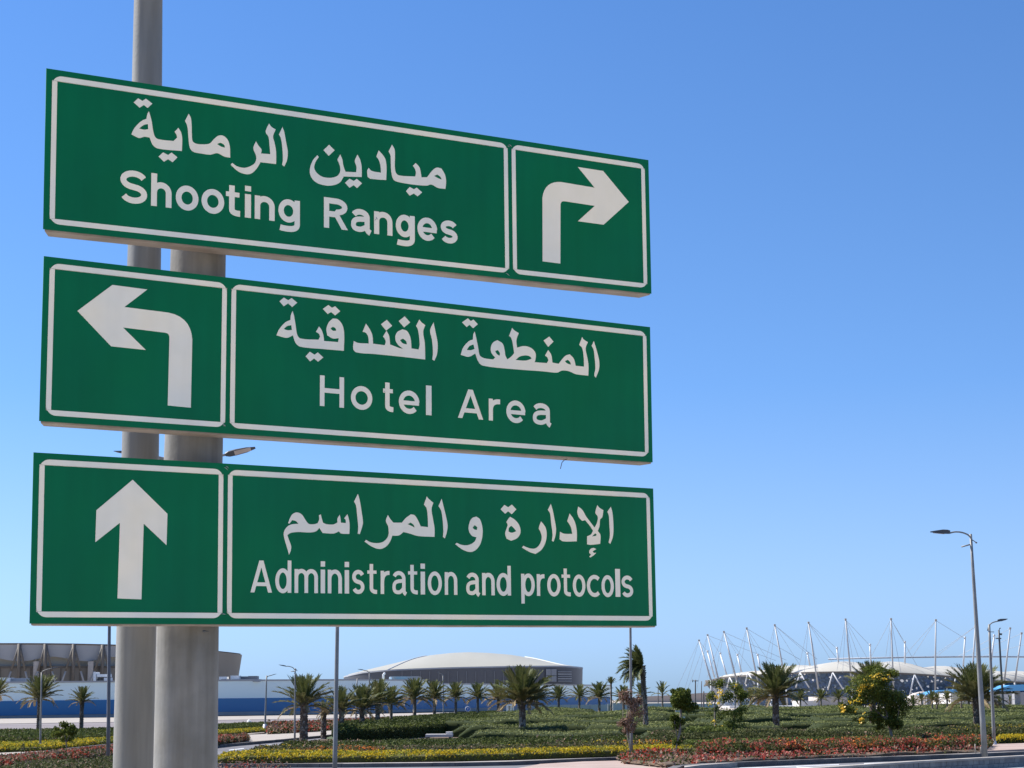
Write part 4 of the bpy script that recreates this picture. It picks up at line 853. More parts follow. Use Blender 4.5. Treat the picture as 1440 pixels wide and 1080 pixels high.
# ---- broadleaf trees
def tree(name, label, cat, x, yb, clumps, mats_d, trunks, leaf=.2, flowers=None, z0=.1, stake=None, group=None, dens=1.0, ball=False):
    """clumps: (px, py, rx_px, ry_px, n, hollow); trunks: list of polylines [(px,py,r_px),...]"""
    b = G(x, yb, z0); sc = b.y / F; o = thing(name, label, cat, (b.x, b.y, z0 - .03), group)
    rs = np.random.default_rng(int(x))
    for k, t in enumerate(trunks):
        pts = [P(p[0], p[1], b.y) - Vector(o.location) for p in t]; dy = rs.uniform(-.3, .3) if k else 0
        pts = [p + Vector((0, dy * i / len(pts), 0)) for i, p in enumerate(pts)]; pts[0].z = min(pts[0].z, .0) if k == 0 else pts[0].z
        MB().tube(pts, [p[2] * sc for p in t], 8, wob=.12).build('trunk' if k == 0 else 'branch', m_bark, o)
    cs = []; fl = []
    for (px, py, rx_, ry_, n_) in clumps:
        c = P(px, py, b.y) - Vector(o.location); n_ = int(n_ * dens * 1.45)
        c.y += rs.uniform(-.5, .5) * rx_ * sc
        p = rs.normal(size=(n_, 3)); p /= np.linalg.norm(p, axis=1)[:, None]; rad = rs.random(n_) ** (1 / 2.6); p *= rad[:, None]
        # sub-clusters for an uneven outline
        sub = rs.integers(0, 9, n_); offs = rs.normal(size=(9, 3)) * .34; p = p if ball else p * .5 + offs[sub]
        p *= np.array([rx_, (rx_ + ry_) / 2, ry_]) * sc; cs.append(p + np.array(c))
    c = np.concatenate(cs); rng_idx = rs.random(len(c))
    sel = [(rng_idx >= a) & (rng_idx < b_) for a, b_ in zip(np.cumsum([0] + [m[1] for m in mats_d])[:-1], np.cumsum([m[1] for m in mats_d]))]
    V = []; mi = []; mm = [m[0] for m in mats_d]; tot = 0
    for k, s_m in enumerate(sel):
        V.append(quad_cloud(c[s_m], leaf * .57, aspect=.62)); mi.append(np.full(s_m.sum(), k)); tot += s_m.sum()
    me = mesh_np('foliage', np.concatenate(V), [qfaces(tot)], mm, np.concatenate(mi)); f = link(bpy.data.objects.new('crown', me), o)
    if flowers:
        mt, lst, fs = flowers
        for (px, py, rp, n_) in lst:
            rp *= .95; n_ = int(n_ * .55)
            cc = np.array(P(px, py, b.y) - Vector(o.location)); cc[1] -= rs.uniform(.7, 1.2)
            p = rs.normal(size=(n_, 3)) * np.array([rp, rp, rp * .7]) * sc * .62 + cc
            me = mesh_np('flower_cluster', quad_cloud(p, fs, aspect=.9), [qfaces(n_)], [mt]); tag(link(bpy.data.objects.new('flower_cluster', me), o), kind='stuff')
    if stake:
        (xa, ya), (xb, yb2), r = stake
        MB().tube([P(xa, ya, b.y - .25) - Vector(o.location), P(xb, yb2, b.y - .25) - Vector(o.location)], r * sc, 8).build('stake', m_stake, o)
    return o
tree('flowering_tree', 'bushy tree with many yellow flowers on its left side, before the stadium', 'tree', 1256, 1056,
     [(1215, 965, 22, 22, 1500), (1240, 960, 24, 24, 1700), (1205, 985, 20, 14, 900), (1245, 985, 27, 20, 2000), (1262, 995, 17, 20, 1200), (1240, 1008, 22, 14, 1300), (1258, 1018, 12, 10, 600), (1228, 943, 14, 9, 500), (1250, 945, 12, 9, 400), (1192, 970, 6, 6, 120), (1185, 995, 8, 8, 200), (1212, 1012, 9, 7, 260), (1237, 1022, 8, 6, 180), (1195, 1000, 9, 6, 160)],
     [(m_tleaf, .55), (m_tleafd, .45)], [[(1256, 1057, 2.6), (1253, 1030, 2.0), (1248, 1008, 1.6), (1242, 985, 1), (1236, 960, .7)], [(1252, 1028, 1.3), (1262, 1010, 1), (1265, 990, .6)], [(1250, 1015, 1.2), (1232, 1000, .9), (1212, 985, .6)], [(1248, 1008, 1), (1222, 1008, .7), (1205, 1010, .4)]], .2,
     (m_bell, [(1227, 951, 5, 50), (1219, 965, 6, 60), (1209, 964, 4, 30), (1206, 971, 4, 34), (1203, 985, 4, 24), (1203, 977, 3, 20), (1193, 987, 4, 26), (1180, 995, 4, 40), (1182, 1000, 3, 20), (1208, 1012, 4, 40), (1239, 955, 4, 24), (1212, 1003, 2, 10), (1200, 998, 3, 12), (1220, 992, 2, 8), (1230, 948, 3, 20), (1213, 956, 3, 16), (1245, 950, 3, 10)], .12))
tree('flowering_tree', 'loose twin tree with few yellow flowers left of the stadium palm', 'tree', 1006, 1050,
     [(1008, 962, 12, 10, 420), (1035, 968, 14, 12, 600), (1000, 982, 10, 10, 300), (1022, 982, 14, 12, 520), (1044, 978, 14, 9, 460), (1012, 1004, 14, 8, 300), (1038, 1002, 15, 12, 520), (1026, 1018, 16, 8, 420), (1043, 1015, 7, 6, 140), (1008, 996, 6, 5, 80), (1032, 1032, 7, 8, 200)],
     [(m_tleaf, .7), (m_tleafd, .3)], [[(1006, 1051, 1.5), (1005.5, 1025, 1.3), (1005, 990, 1.1), (1010, 968, .6)], [(1032, 1046, 1.2), (1031, 1025, 1), (1033, 1000, .7), (1036, 970, .4)], [(1006, 1002, .6), (1018, 988, .5), (1026, 975, .3)]], .19,
     (m_bell, [(1009, 972, 5, 44), (1013, 976, 4, 30), (1006, 980, 3, 22), (1002, 1014, 4, 24), (1012, 1022, 4, 14), (1031, 964, 3, 14), (1006, 990, 3, 10), (996, 990, 3, 8)], .12))
tree('topiary_tree', 'clipped ball tree on a slim trunk with smaller balls beneath', 'tree', 957, 1062,
     [(958, 982, 14, 15, 2200), (951, 985, 9, 12, 800), (966, 990, 9, 12, 700), (976, 994, 7, 6, 240), (948, 1010, 7, 6, 260), (957, 1014, 8, 6, 260), (950, 1021, 7, 5, 200), (952, 1043, 7, 6, 260), (947, 1008, 5, 5, 100), (946, 972, 4, 4, 60), (968, 972, 4, 4, 60)],
     [(m_tleaf, .5), (m_tleafd, .5)], [[(950, 1077, 1.0), (950.5, 1060, 1.0), (952, 1045, 1.2), (956, 1030, 1.6), (957, 1010, 1.4), (958, 990, 1.2)], [(953, 1040, .8), (949, 1020, .6), (948, 1008, .5)]], .19, ball=True)
tree('dry_tree', 'dry tree with reddish brown leaves on a bare slanted trunk, on pink paving', 'tree', 887, 1068.5,
     [(879, 980, 13, 12, 650), (888, 988, 14, 12, 600), (893, 1000, 11, 14, 500), (875, 1014, 11, 9, 420), (883, 1024, 10, 8, 340), (887, 1010, 11, 9, 300), (897, 985, 6, 8, 140), (893, 1020, 6, 7, 110)],
     [(m_dry, .85), (m_oleaf, .15)], [[(887, 1070, 1.1), (885.5, 1050, 1.0), (882, 1033, .9), (881, 1015, .7), (883, 990, .5)], [(883, 1036, .8), (890, 1018, .6), (892, 1000, .4)], [(882, 1030, .7), (876, 1015, .5), (876, 985, .35)]], .17)
tree('young_tree', 'small leafy tree on a thin slanted trunk above the red island bed, left', 'tree', 96, 1062,
     [(88, 1022, 9, 6, 240), (97, 1028, 12, 8, 420), (84, 1032, 9, 7, 260), (103, 1033, 7, 6, 160), (90, 1038, 11, 6, 280), (80, 1025, 5, 4, 90), (104, 1022, 4, 4, 60), (76, 1030, 4, 4, 60)][:],
     [(m_tleaf, .65), (m_tleafd, .35)], [[(97, 1062.5, 1.0), (94, 1052, .9), (92, 1040, .7), (90, 1028, .4)], [(93, 1045, .6), (98, 1032, .4)]], .2, z0=.2)
tree('sapling', 'spindly sapling with almost no leaves in the left red bed', 'tree', 34, 1067,
     [(33, 1049, 5, 5, 40), (32, 1056, 4, 3, 26)], [(m_tleafd, .5), (m_oleaf, .5)], [[(34, 1066, .5), (33.5, 1055, .45), (33, 1044, .3)]], .16, z0=.2)
tree('shrub', 'small dark shrub beside the far lamp across the main road', 'shrub', 381, 1027, [(381, 1021, 4, 4, 70), (378, 1014, 3, 3, 30), (384, 1017, 3, 4, 40)], [(m_tleafd, .6), (m_dry, .4)], [[(381, 1027, .6), (381, 1015, .4)]], .22)
tree('shrub', 'small rounded green shrub at the left end of the dark roadside hedge, under palms', 'shrub', 498, 1034, [(498, 1028, 7, 6, 220)], [(m_tleaf, .6), (m_tleafd, .4)], [[(498, 1035, .6), (498, 1026, .4)]], .22)
tree('shrub', 'airy green shrub before the pale boundary wall', 'shrub', 797, 1005, [(796, 1000, 8, 5, 200), (806, 1001, 4, 4, 60)], [(m_tleaf, .6), (m_dry, .4)], [[(797, 1005.5, .4), (797, 998, .3)]], .5)
for (x, y, lab) in ((947, 1064, 'pale dried flower spikes in the round bed near the ball tree'),):
    pass

# ------------------------------------------------------------------ street lamps
def lamp(label, x, yb, xt, yt, arm=None, rpx=(2.0, 1.1), base='flange', group='street lamps along the roads', bracket=None, name='street_lamp', zb=.15, head_px=14, mt=None, Ybase=None):
    if Ybase is None: b = G(x, yb, zb)
    else: b = P(x, 985, Ybase); b.z = zb
    sc = b.y / F; o = thing(name, label, 'street lamp', (b.x, b.y, zb - .12), group); L0 = Vector(o.location)
    t = P(xt, yt, b.y) - L0; mt = mt or m_steel; b0 = Vector((0, 0, 0))
    MB().tube([b0.lerp(t, k / 6) for k in range(7)], [(rpx[0] + (rpx[1] - rpx[0]) * k / 6) * sc for k in range(7)], 12).build('pole', mt, o)
    if base == 'cone':
        MB().tube([b0, Vector((0, 0, 3 * sc)), Vector((0, 0, 11 * sc))], [5.5 * sc, 3.6 * sc, 2.4 * sc], 12).build('base_cover', m_mast, o)
    elif base == 'flange':
        MB().box(-rpx[0] * 2 * sc, rpx[0] * 2 * sc, -rpx[0] * 2 * sc, rpx[0] * 2 * sc, -.03, .06).build('base_plate', m_steel, o)
    for a in (arm or []):
        # arm: list of px points relative (absolute px), ends at head start; head to px point
        pts = [P(p[0], p[1], b.y) - L0 for p in a['pts']]; pts2 = []
        for i in range(len(pts) - 1):
            for k in range(4):
                f = k / 4; p0 = pts[max(i - 1, 0)]; p1 = pts[i]; p2 = pts[i + 1]; p3 = pts[min(i + 2, len(pts) - 1)]
                pts2.append(.5 * ((2 * p1) + (p2 - p0) * f + (2 * p0 - 5 * p1 + 4 * p2 - p3) * f * f + (3 * p1 - p0 - 3 * p2 + p3) * f ** 3))
        pts2.append(pts[-1]); MB().tube(pts2, a.get('r', .8) * sc, 8).build('arm', mt, o)
        h0 = pts[-1]; h1 = P(*a['head'], b.y) - L0; d = (h1 - h0); Lh = d.length; t_ = d.normalized(); up = Vector((0, a.get('up', -.15), 1)); s2 = t_.cross(up).normalized(); up = s2.cross(t_).normalized()
        if up.z < 0: up = -up
        w = a.get('w', .16) * Lh; hk = a.get('h', .09) * Lh; mb = MB(); vs = []
        prof = [(0, .45, .8), (.12, .9, 1.0), (.35, 1, 1), (.7, .9, .6), (1, .35, .2)]
        for (f, wf, hf) in prof:
            c = h0 + d * f
            vs += [c - s2 * w * wf - up * hk * .3 * hf, c + s2 * w * wf - up * hk * .3 * hf, c + s2 * w * wf * .7 + up * hk * hf, c - s2 * w * wf * .7 + up * hk * hf]
        n = 4; fs = [(i * 4 + k, i * 4 + (k + 1) % 4, i * 4 + 4 + (k + 1) % 4, i * 4 + 4 + k) for i in range(len(prof) - 1) for k in range(4)] + [(3, 2, 1, 0), tuple(len(vs) - 4 + k for k in range(4))]
        hd = mb.add(vs, fs, 0, False).build('lamp_head', m_darksteel, o)
        l0, l1 = h0 + d * .3, h0 + d * .85
        MB().add([l0 - s2 * w * .75 - up * hk * .45, l0 + s2 * w * .75 - up * hk * .45, l1 + s2 * w * .6 - up * hk * .3, l1 - s2 * w * .6 - up * hk * .3, l0 - s2 * w * .75 - up * hk * .2, l0 + s2 * w * .75 - up * hk * .2, l1 + s2 * w * .6 - up * hk * .1, l1 - s2 * w * .6 - up * hk * .1],
                 [(3, 2, 1, 0), (0, 1, 5, 4), (1, 2, 6, 5), (2, 3, 7, 6), (3, 0, 4, 7)]).build('lens', m_lens, hd)
    for (xa, ya, xb, yb_, r) in (bracket or []):
        MB().tube([P(xa, ya, b.y) - L0, P(xb, yb_, b.y) - L0], r * sc, 6).build('bracket', mt, o)
    return o
lamp('tall leaning street lamp at the right, its arm reaching left over the kerb', 1385, 1062, 1365, 751,
     [dict(pts=[(1366, 757), (1361, 752), (1352, 748.6), (1343, 748), (1336, 749.5)], head=(1308, 748.3), r=1.1, w=.10, h=.16)], (4.2, 1.8), None, bracket=[(1367, 765, 1352, 769, 1.0), (1367, 759, 1373, 763, .6), (1371.5, 762.6, 1374, 763.4, 1.1)], zb=.2)
lamp('street lamp with white conical foot right of the tall leaning lamp, arm to the right', 1398, 1047, 1391, 878,
     [dict(pts=[(1391, 884), (1392, 878.5), (1396.5, 875.2), (1403, 873.6)], head=(1417, 870.5), r=.8, w=.12, h=.16)], (2.6, 1.5), 'cone', bracket=[(1391, 878, 1388.6, 887, .7), (1391, 888.5, 1398, 888.7, .5)], zb=.2)
lamp('dark camera pole with short stub arms right of the white footed lamp', 1412, 1012, 1404.5, 886,
     [dict(pts=[(1405, 892), (1404.8, 887), (1405.6, 884.2)], head=(1407.6, 883), r=.6, w=.3, h=.4)], (1.9, 1.2), 'flange', bracket=[(1400, 897.6, 1408, 897.8, .8), (1405, 891.6, 1409, 892, 1.3)], name='camera_pole', mt=m_darksteel, zb=.1)
lamp('slim grey lamp in front of the windswept palm, rising behind the lowest sign', 888, 1065, 886, 830, [dict(pts=[(886, 838), (884, 831), (878, 829)], head=(862, 828))], (2.3, 1.5), 'cone', zb=.13)
lamp('plain grey lamp pole between the stout palm and its neighbours, rising behind the signs', 470.5, 1096, 475.5, 820, [dict(pts=[(475.5, 828), (472, 821), (466, 819)], head=(446, 818))], (3.4, 2.4), 'flange', zb=.01)
lamp('dark slim lamp pole just left of the sign posts, rising behind the signs', 152, 1073, 155.5, 700, [dict(pts=[(155.6, 708), (150, 700), (144, 699)], head=(120, 698))], (2.7, 1.7), 'flange', mt=mat('dark grey pole paint', (.13, .13, .14), .5), zb=.2)
lamp('slim street lamp at far left behind a palm, arm to the right', 56.5, 1054, 58.5, 945.5, [dict(pts=[(58.5, 949), (59.5, 944.5), (66, 941.5), (73, 939.8)], head=(83, 938), r=.55, w=.12)], (1.6, .95), 'cone', zb=.16, bracket=[])
lamp('short lamp across the main road with one arm to the right', 372.5, 1028, 375, 950, [dict(pts=[(375, 955), (376, 951.5), (380, 950), (383, 949.3)], head=(389, 947.6), r=.55, w=.14)], (1.5, .9), 'cone', zb=.16)
lamp('slim lamp with cross bracket left of the stout palm', 414.5, 1046, 415, 940, [dict(pts=[(415, 943), (412, 939), (406, 937), (402, 937)], head=(392, 934.8), r=.55, w=.14)], (1.5, .9), 'flange', bracket=[(409, 944, 416, 944, .6), (415, 940, 418, 943.5, .6)], zb=.13)
lamp('faint slim lamp among the palms left of the vent pipe, arm to the left', 520.5, 1028, 519.5, 944, [dict(pts=[(519.5, 947), (517, 943.8), (513, 942.8), (510.5, 942.2)], head=(503, 941), r=.5, w=.14)], (1.25, .75), 'flange')
lamp('faint far lamp before the dark dome fascia, arm to the left', 624, 1017, 623, 949, [dict(pts=[(623, 951), (621.5, 948), (619, 947), (617.5, 946.6)], head=(613.5, 945.2), r=.45, w=.14)], (1.1, .7), 'flange')
lamp('short pale lamp between two palms left of the vent pipe', 500, 1020, 502.5, 954, [dict(pts=[(502.5, 956), (503, 954.6), (504, 954)], head=(508, 953.6), r=.45, w=.14)], (1.2, .7), 'flange')
lamp('twin-headed lamp standing behind the thick sign post, only its heads showing', 262, 1080, 262, 640, [
     dict(pts=[(262, 655), (280, 648), (300, 643), (317, 639.5)], head=(359, 629.5), r=1.7, w=.13, h=.06, up=.75), dict(pts=[(262, 655), (240, 648), (215, 642), (188, 639)], head=(160, 634.5), r=2.4, w=.14, h=.12)], (5.5, 3.6), 'flange', Ybase=50, zb=.02)
for lab, x, yb, xt, yt, r, br in (('utility pole with small crossbar left of the stadium', 977.5, 1004, 978, 956, 1.0, [(973, 957.5, 982, 957.5, .5), (974, 955.5, 974, 959.5, .5)]), ('thin pale pole beside the crossbar pole', 986.5, 1004, 986.5, 958, .7, None), ('dark stump-like post left of the first flowering tree', 989.5, 1003, 989.5, 972, 1.2, None), ('short bare post between the sparse palm and windswept palm', 925.5, 1002, 925.5, 968, .7, None)):
    o = lamp(lab, x, yb, xt, yt, None, (r, r * .8), None, None, bracket=br, name='utility_pole', zb=.1, mt=mat('dark pole wood', (.16, .13, .12), .8)); o['category'] = 'pole'

# ------------------------------------------------------------------ small things in the planting
o = thing('road_sign', 'small round blue road sign on a thin post beside the far road', 'road sign', G(658, 1010, .1)); L0 = Vector(o.location); sc = L0.y / F
MB().tube([Vector((0, 0, 0)), Vector((0, 0, 15 * sc))], .45 * sc, 8).build('post', m_steel, o)
MB().tube([Vector((0, -.25, 12.5 * sc)), Vector((0, -.17, 12.5 * sc))], 3.4 * sc, 24).build('disc', m_signblue, o)
_rg = MB(); _rg.tube([Vector((3.3 * sc * math.cos(a * math.pi / 12), -.27, 12.5 * sc + 3.3 * sc * math.sin(a * math.pi / 12))) for a in range(25)], .4 * sc, 6, cap=False); _rg.build('rim', m_mast, o)
_ar = [(-.35, -1.8), (.35, -1.8), (.35, .4), (1.2, .4), (0, 2), (-1.2, .4), (-.35, .4)]
_m = MB(); _m.add([(x * sc, -.262, 12.5 * sc + y * sc) for x, y in _ar], [tuple(range(7))]); _m.build('arrow', m_mast, o)
o = thing('concrete_bench', 'long white concrete slab bench with a raised end, set in the left hedges', 'bench', G(616, 1039, .1)); L0 = Vector(o.location)
def loc_box(o, x0, y0, x1, y1, Y, d, name, mt):
    L = Vector(o.location); a, b = P(x0, y1, Y) - L, P(x1, y0, Y) - L; return MB().box(a.x, b.x, Y - L.y, Y - L.y + d, min(a.z, b.z), b.z).build(name, mt, o)
loc_box(o, 598, 1032.5, 636, 1036.5, L0.y, 2.2, 'slab', m_whitewall); loc_box(o, 627, 1029, 636, 1032.4, L0.y + .6, 1.2, 'raised_end', m_whitewall); loc_box(o, 600, 1036.6, 603, 1040, L0.y + .2, 1.6, 'leg', m_whitewall); loc_box(o, 631, 1036.6, 634, 1040, L0.y + .2, 1.6, 'leg', m_whitewall)
for nm, lab, cat, x0, y0, x1, y1 in (('service_box', 'pale service box standing in the maze left of centre, below the stadium', 'box', 1107, 1011.5, 1117, 1019), ('marker_stone', 'tiny white marker cone in the maze right of the podium', 'marker', 1152.5, 1006.8, 1155, 1012), ('service_box', 'small grey utility box on the maze edge right of the large palm', 'box', 768, 1006, 773, 1011.5), ('service_box', 'grey block behind the right side of the ball tree', 'box', 960, 1008, 963.5, 1019), ('service_box', 'white slab leaning behind the ball tree trunk', 'box', 950, 999.5, 956, 1009), ('service_box', 'small white box under the brush-topped palm at the wall end', 'box', 855, 990, 861.5, 1004)):
    b = G((x0 + x1) / 2, y1 + 1.5, .09); o = thing(nm, lab, cat, (b.x, b.y, .07)); sc = b.y / F; w = (x1 - x0) / 2 * sc; h = (y1 - y0 + 1.5) * sc
    if nm == 'marker_stone': MB().tube([Vector((0, 0, 0)), Vector((0, 0, h))], [w, w * .4], 10).build('cone', m_mast, o)
    else:
        MB().box(-w, w, -w * .6, w * .6, 0, h * .93).build('cabinet', m_whitewall, o); MB().box(-w * 1.08, w * 1.08, -w * .7, w * .7, h * .932, h).build('lid', m_mast, o)
        MB().box(-w * .8, w * .8, -w * .6 - .03, -w * .6 - .004, h * .12, h * .85).build('door', m_palepave, o)
o = thing('floodlight', 'small white floodlight leaning in the green planting beyond the main road', 'floodlight', G(351, 1023, .1)); L0 = Vector(o.location)
MB().tube([Vector((0, 0, 0)), P(349.5, 1014, L0.y) - L0], .18, 6).build('post', m_mast, o); MB().tube([P(348.5, 1012.5, L0.y) - L0, P(354.5, 1019.5, L0.y) - L0], [.2, .26], 4).build('housing', m_mast, o)
for i, (x, yb, yt, lab) in enumerate(((1008, 1068, 1061, 'leftmost pale wooden peg among the red flowers'), (1014.5, 1067, 1060.5, 'second pale peg from left among the red flowers'), (1101, 1062, 1050, 'tall pale peg in the red bed before the stadium palm'), (1113, 1062, 1056, 'short pale peg right of the tall one'), (1170, 1054, 1041, 'grey post pair, left one, above the red bed'), (1172.5, 1054, 1042, 'grey post pair, right one, above the red bed'), (1185.5, 1055, 1044, 'single grey post right of the post pair'), (1201.5, 1058, 1037, 'long thin peg under the yellow-flowered tree'), (1372, 1062, 1046, 'pinkish peg left of the tall lamp foot'), (1379.5, 1062, 1050, 'grey peg touching the tall lamp foot'))):
    b = G(x, yb, .12); o = thing('marker_peg', lab, 'peg', (b.x, b.y, .1), 'pegs in the red beds'); sc = b.y / F
    MB().tube([Vector((0, 0, 0)), Vector((0, 0, (yb - yt) * sc))], .75 * sc, 6).build('peg', m_stake, o)

# ------------------------------------------------------------------ foreground: the two poles
b = P(189, 985, 10.6); fl = thing('lamp_pole', 'tall thin weathered metal pole rising past all signs out of the picture', 'pole', (b.x, b.y, 0)); L0 = Vector(fl.location)
pts = [P(186.6, 1160, 10.6), P(188.5, 1080, 10.6), P(192, 880, 10.6), P(197.5, 625, 10.6), P(203, 355, 10.6), P(208.5, 0, 10.6), P(212, -260, 10.6)]
wpx = [29.6, 28.8, 27.6, 26, 23.8, 20.7, 18.5]; sc = 10.6 / F
base = pts[0] + (pts[0] - pts[1]) * 0; base = Vector((pts[0].x - .03, 10.6, .0))
MB().tube([base - L0] + [p - L0 for p in pts], [w * sc for w in [32] + wpx], 40).build('pole', m_pole1, fl)
MB().box(-.25, .2, -.22, .22, 0, .03).build('base_plate', m_steel, fl)
tp = pts[-1] - L0; MB().tube([tp, tp + Vector((.1, 0, .5)), tp + Vector((.5, .1, .85)), tp + Vector((1.2, .2, 1.0))], .05, 10).build('arm', m_steel, fl)
MB().box(1.1, 1.8, .05, .35, tp.z + .95, tp.z + 1.07, T=Matrix.Translation((tp.x, tp.y, 0))).build('lamp_head', m_darksteel, fl)
YP = 9.86; b = P(264, 985, YP); sp = thing('sign_post', 'thick weathered concrete-grey steel post carrying the three green signs', 'post', (b.x, b.y, 0)); L0 = Vector(sp.location); sc = YP / F
pts = [(260.3, 1160), (260.8, 1080), (264, 880), (272.5, 625), (279, 350), (283.5, 160)]
MB().tube([P(*p, YP) - L0 if i else Vector((P(*p, YP).x - L0.x, 0, 0)) for i, p in enumerate([pts[0]] + pts)], [w * sc for w in (45, 44.5, 43.8, 43, 41, 39.3, 38)], 56).build('post', m_pole2, sp)
t_ = P(283.5, 160, YP) - L0; MB().tube([t_, t_ + Vector((0, 0, .05))], .15, 40).build('cap', m_steel, sp)
MB().box(-.26, .24, -.25, .25, 0, .03).build('base_plate', m_steel, sp)
MB().tube([P(285, 887.5, YP - .165) - L0, P(294, 887.8, YP - .16) - L0], [.006, .002], 6).build('scratch', m_darksteel, sp)

# ------------------------------------------------------------------ the three direction signs
class SignFrame:
    def __init__(s, yaw, pit, rol, w, h, X, Z, Y=9.0):
        cz, sz = math.cos(yaw), math.sin(yaw); cp, sp_ = math.cos(pit), math.sin(pit); cr, sr = math.cos(rol), math.sin(rol)
        s.M = Matrix(((cz, -sz, 0), (sz, cz, 0), (0, 0, 1))) @ Matrix(((1, 0, 0), (0, cp, -sp_), (0, sp_, cp))) @ Matrix(((cr, 0, sr), (0, 1, 0), (-sr, 0, cr)))
        s.w, s.h = w, h; s.o = Vector((X, Y, Z)); s.M4 = s.M.to_4x4(); s.M4.translation = s.o; s.inv = s.M.transposed()
    def loc(s, px, py, y=0.0):
        """where the line of sight through a photo point meets the plane of the sheet"""
        a = s.inv @ (Vector((0, 0, EYE)) - s.o); d = s.inv @ ray(px, py); t = (y - a.y) / d.y; p = a + d * t; return (p.x, p.z)
def smooth_poly(pts, sub=4, ang=48):
    P_ = [Vector(p) for p in pts]; n = len(P_); out_ = []; sm = []
    for i in range(n):
        a = (P_[i] - P_[i - 1]); b = (P_[(i + 1) % n] - P_[i]); sm.append(a.length > 0 and b.length > 0 and math.degrees(abs(a.angle(b, 0))) < ang)
    for i in range(n):
        p1, p2 = P_[i], P_[(i + 1) % n]; L = (p2 - p1).length
        def tg(j, L):
            if not sm[j]: return None
            t = (P_[(j + 1) % n] - P_[j - 1]); return t.normalized() * L if t.length else None
        t1, t2 = tg(i, L), tg((i + 1) % n, L); t1 = t1 or (p2 - p1); t2 = t2 or (p2 - p1)
        if not sm[i] and not sm[(i + 1) % n]: out_.append(p1); continue
        for k in range(sub):
            f = k / sub; f2, f3 = f * f, f ** 3; out_.append((2 * f3 - 3 * f2 + 1) * p1 + (f3 - 2 * f2 + f) * t1 + (-2 * f3 + 3 * f2) * p2 + (f3 - f2) * t2)
    return out_
DG = bpy.context.evaluated_depsgraph_get
def fill_curve(name, loops, mt, depth, parent, y):
    """loops in sign-local (x,z); thin applied sheet standing `depth` proud of y"""
    cu = bpy.data.curves.new(name, 'CURVE'); cu.dimensions = '2D'; cu.fill_mode = 'BOTH'; cu.extrude = depth / 2
    for L in loops:
        s = cu.splines.new('POLY'); s.points.add(len(L) - 1); s.use_cyclic_u = True
        for q, p in zip(s.points, L): q.co = (p[0], p[1], 0, 1)
    tmp = bpy.data.objects.new('tmp', cu); COL.objects.link(tmp); bpy.context.view_layer.update()
    me = bpy.data.meshes.new_from_object(tmp.evaluated_get(DG())); bpy.data.objects.remove(tmp); bpy.data.curves.remove(cu)
    me.transform(Matrix(((1, 0, 0, 0), (0, 0, -1, y - depth / 2), (0, 1, 0, 0), (0, 0, 0, 1)))); me.name = name
    me.materials.clear(); me.materials.append(mt); return link(bpy.data.objects.new(name, me), parent)
TH = .0012
def rounded_ring(name, sf, x0, z0, x1, z1, wd, rad, parent):
    """white edge strips: four cut lengths butted at the inner corners, outer corners rounded"""
    g_ = .0008
    def arc(cx_, cz_, a0, n=7): return [(cx_ + rad * math.cos(math.radians(a0 + 90 * k / n)), cz_ + rad * math.sin(math.radians(a0 + 90 * k / n))) for k in range(n + 1)]
    top = [(x0, z1 - wd)] + [p for p in reversed(arc(x0 + rad, z1 - rad, 90))] + list(reversed(arc(x1 - rad, z1 - rad, 0))) + [(x1, z1 - wd)]
    bot = [(x1, z0 + wd)] + list(reversed(arc(x1 - rad, z0 + rad, 270))) + list(reversed(arc(x0 + rad, z0 + rad, 180))) + [(x0, z0 + wd)]
    for L in (top, bot): fill_curve('border_strip', [L], m_white, TH, parent, -.0004)
    for a, b_ in ((x0, x0 + wd), (x1 - wd, x1)): fill_curve('border_strip', [[(a, z0 + wd + g_), (b_, z0 + wd + g_), (b_, z1 - wd - g_), (a, z1 - wd - g_)]], m_white, TH, parent, -.0004)
def arc_(cx_, cy_, rx_, ry_, a0, a1, n=None):
    n = n or max(4, int(abs(a1 - a0) / 12)); return [(cx_ + rx_ * math.cos(math.radians(a0 + (a1 - a0) * k / n)), cy_ + ry_ * math.sin(math.radians(a0 + (a1 - a0) * k / n))) for k in range(n + 1)]
def bez3(p0, p1, p2, n=7): return [tuple((1 - t) ** 2 * p0[i] + 2 * t * (1 - t) * p1[i] + t * t * p2[i] for i in (0, 1)) for t in [k / n for k in range(n + 1)]]
XH = .755
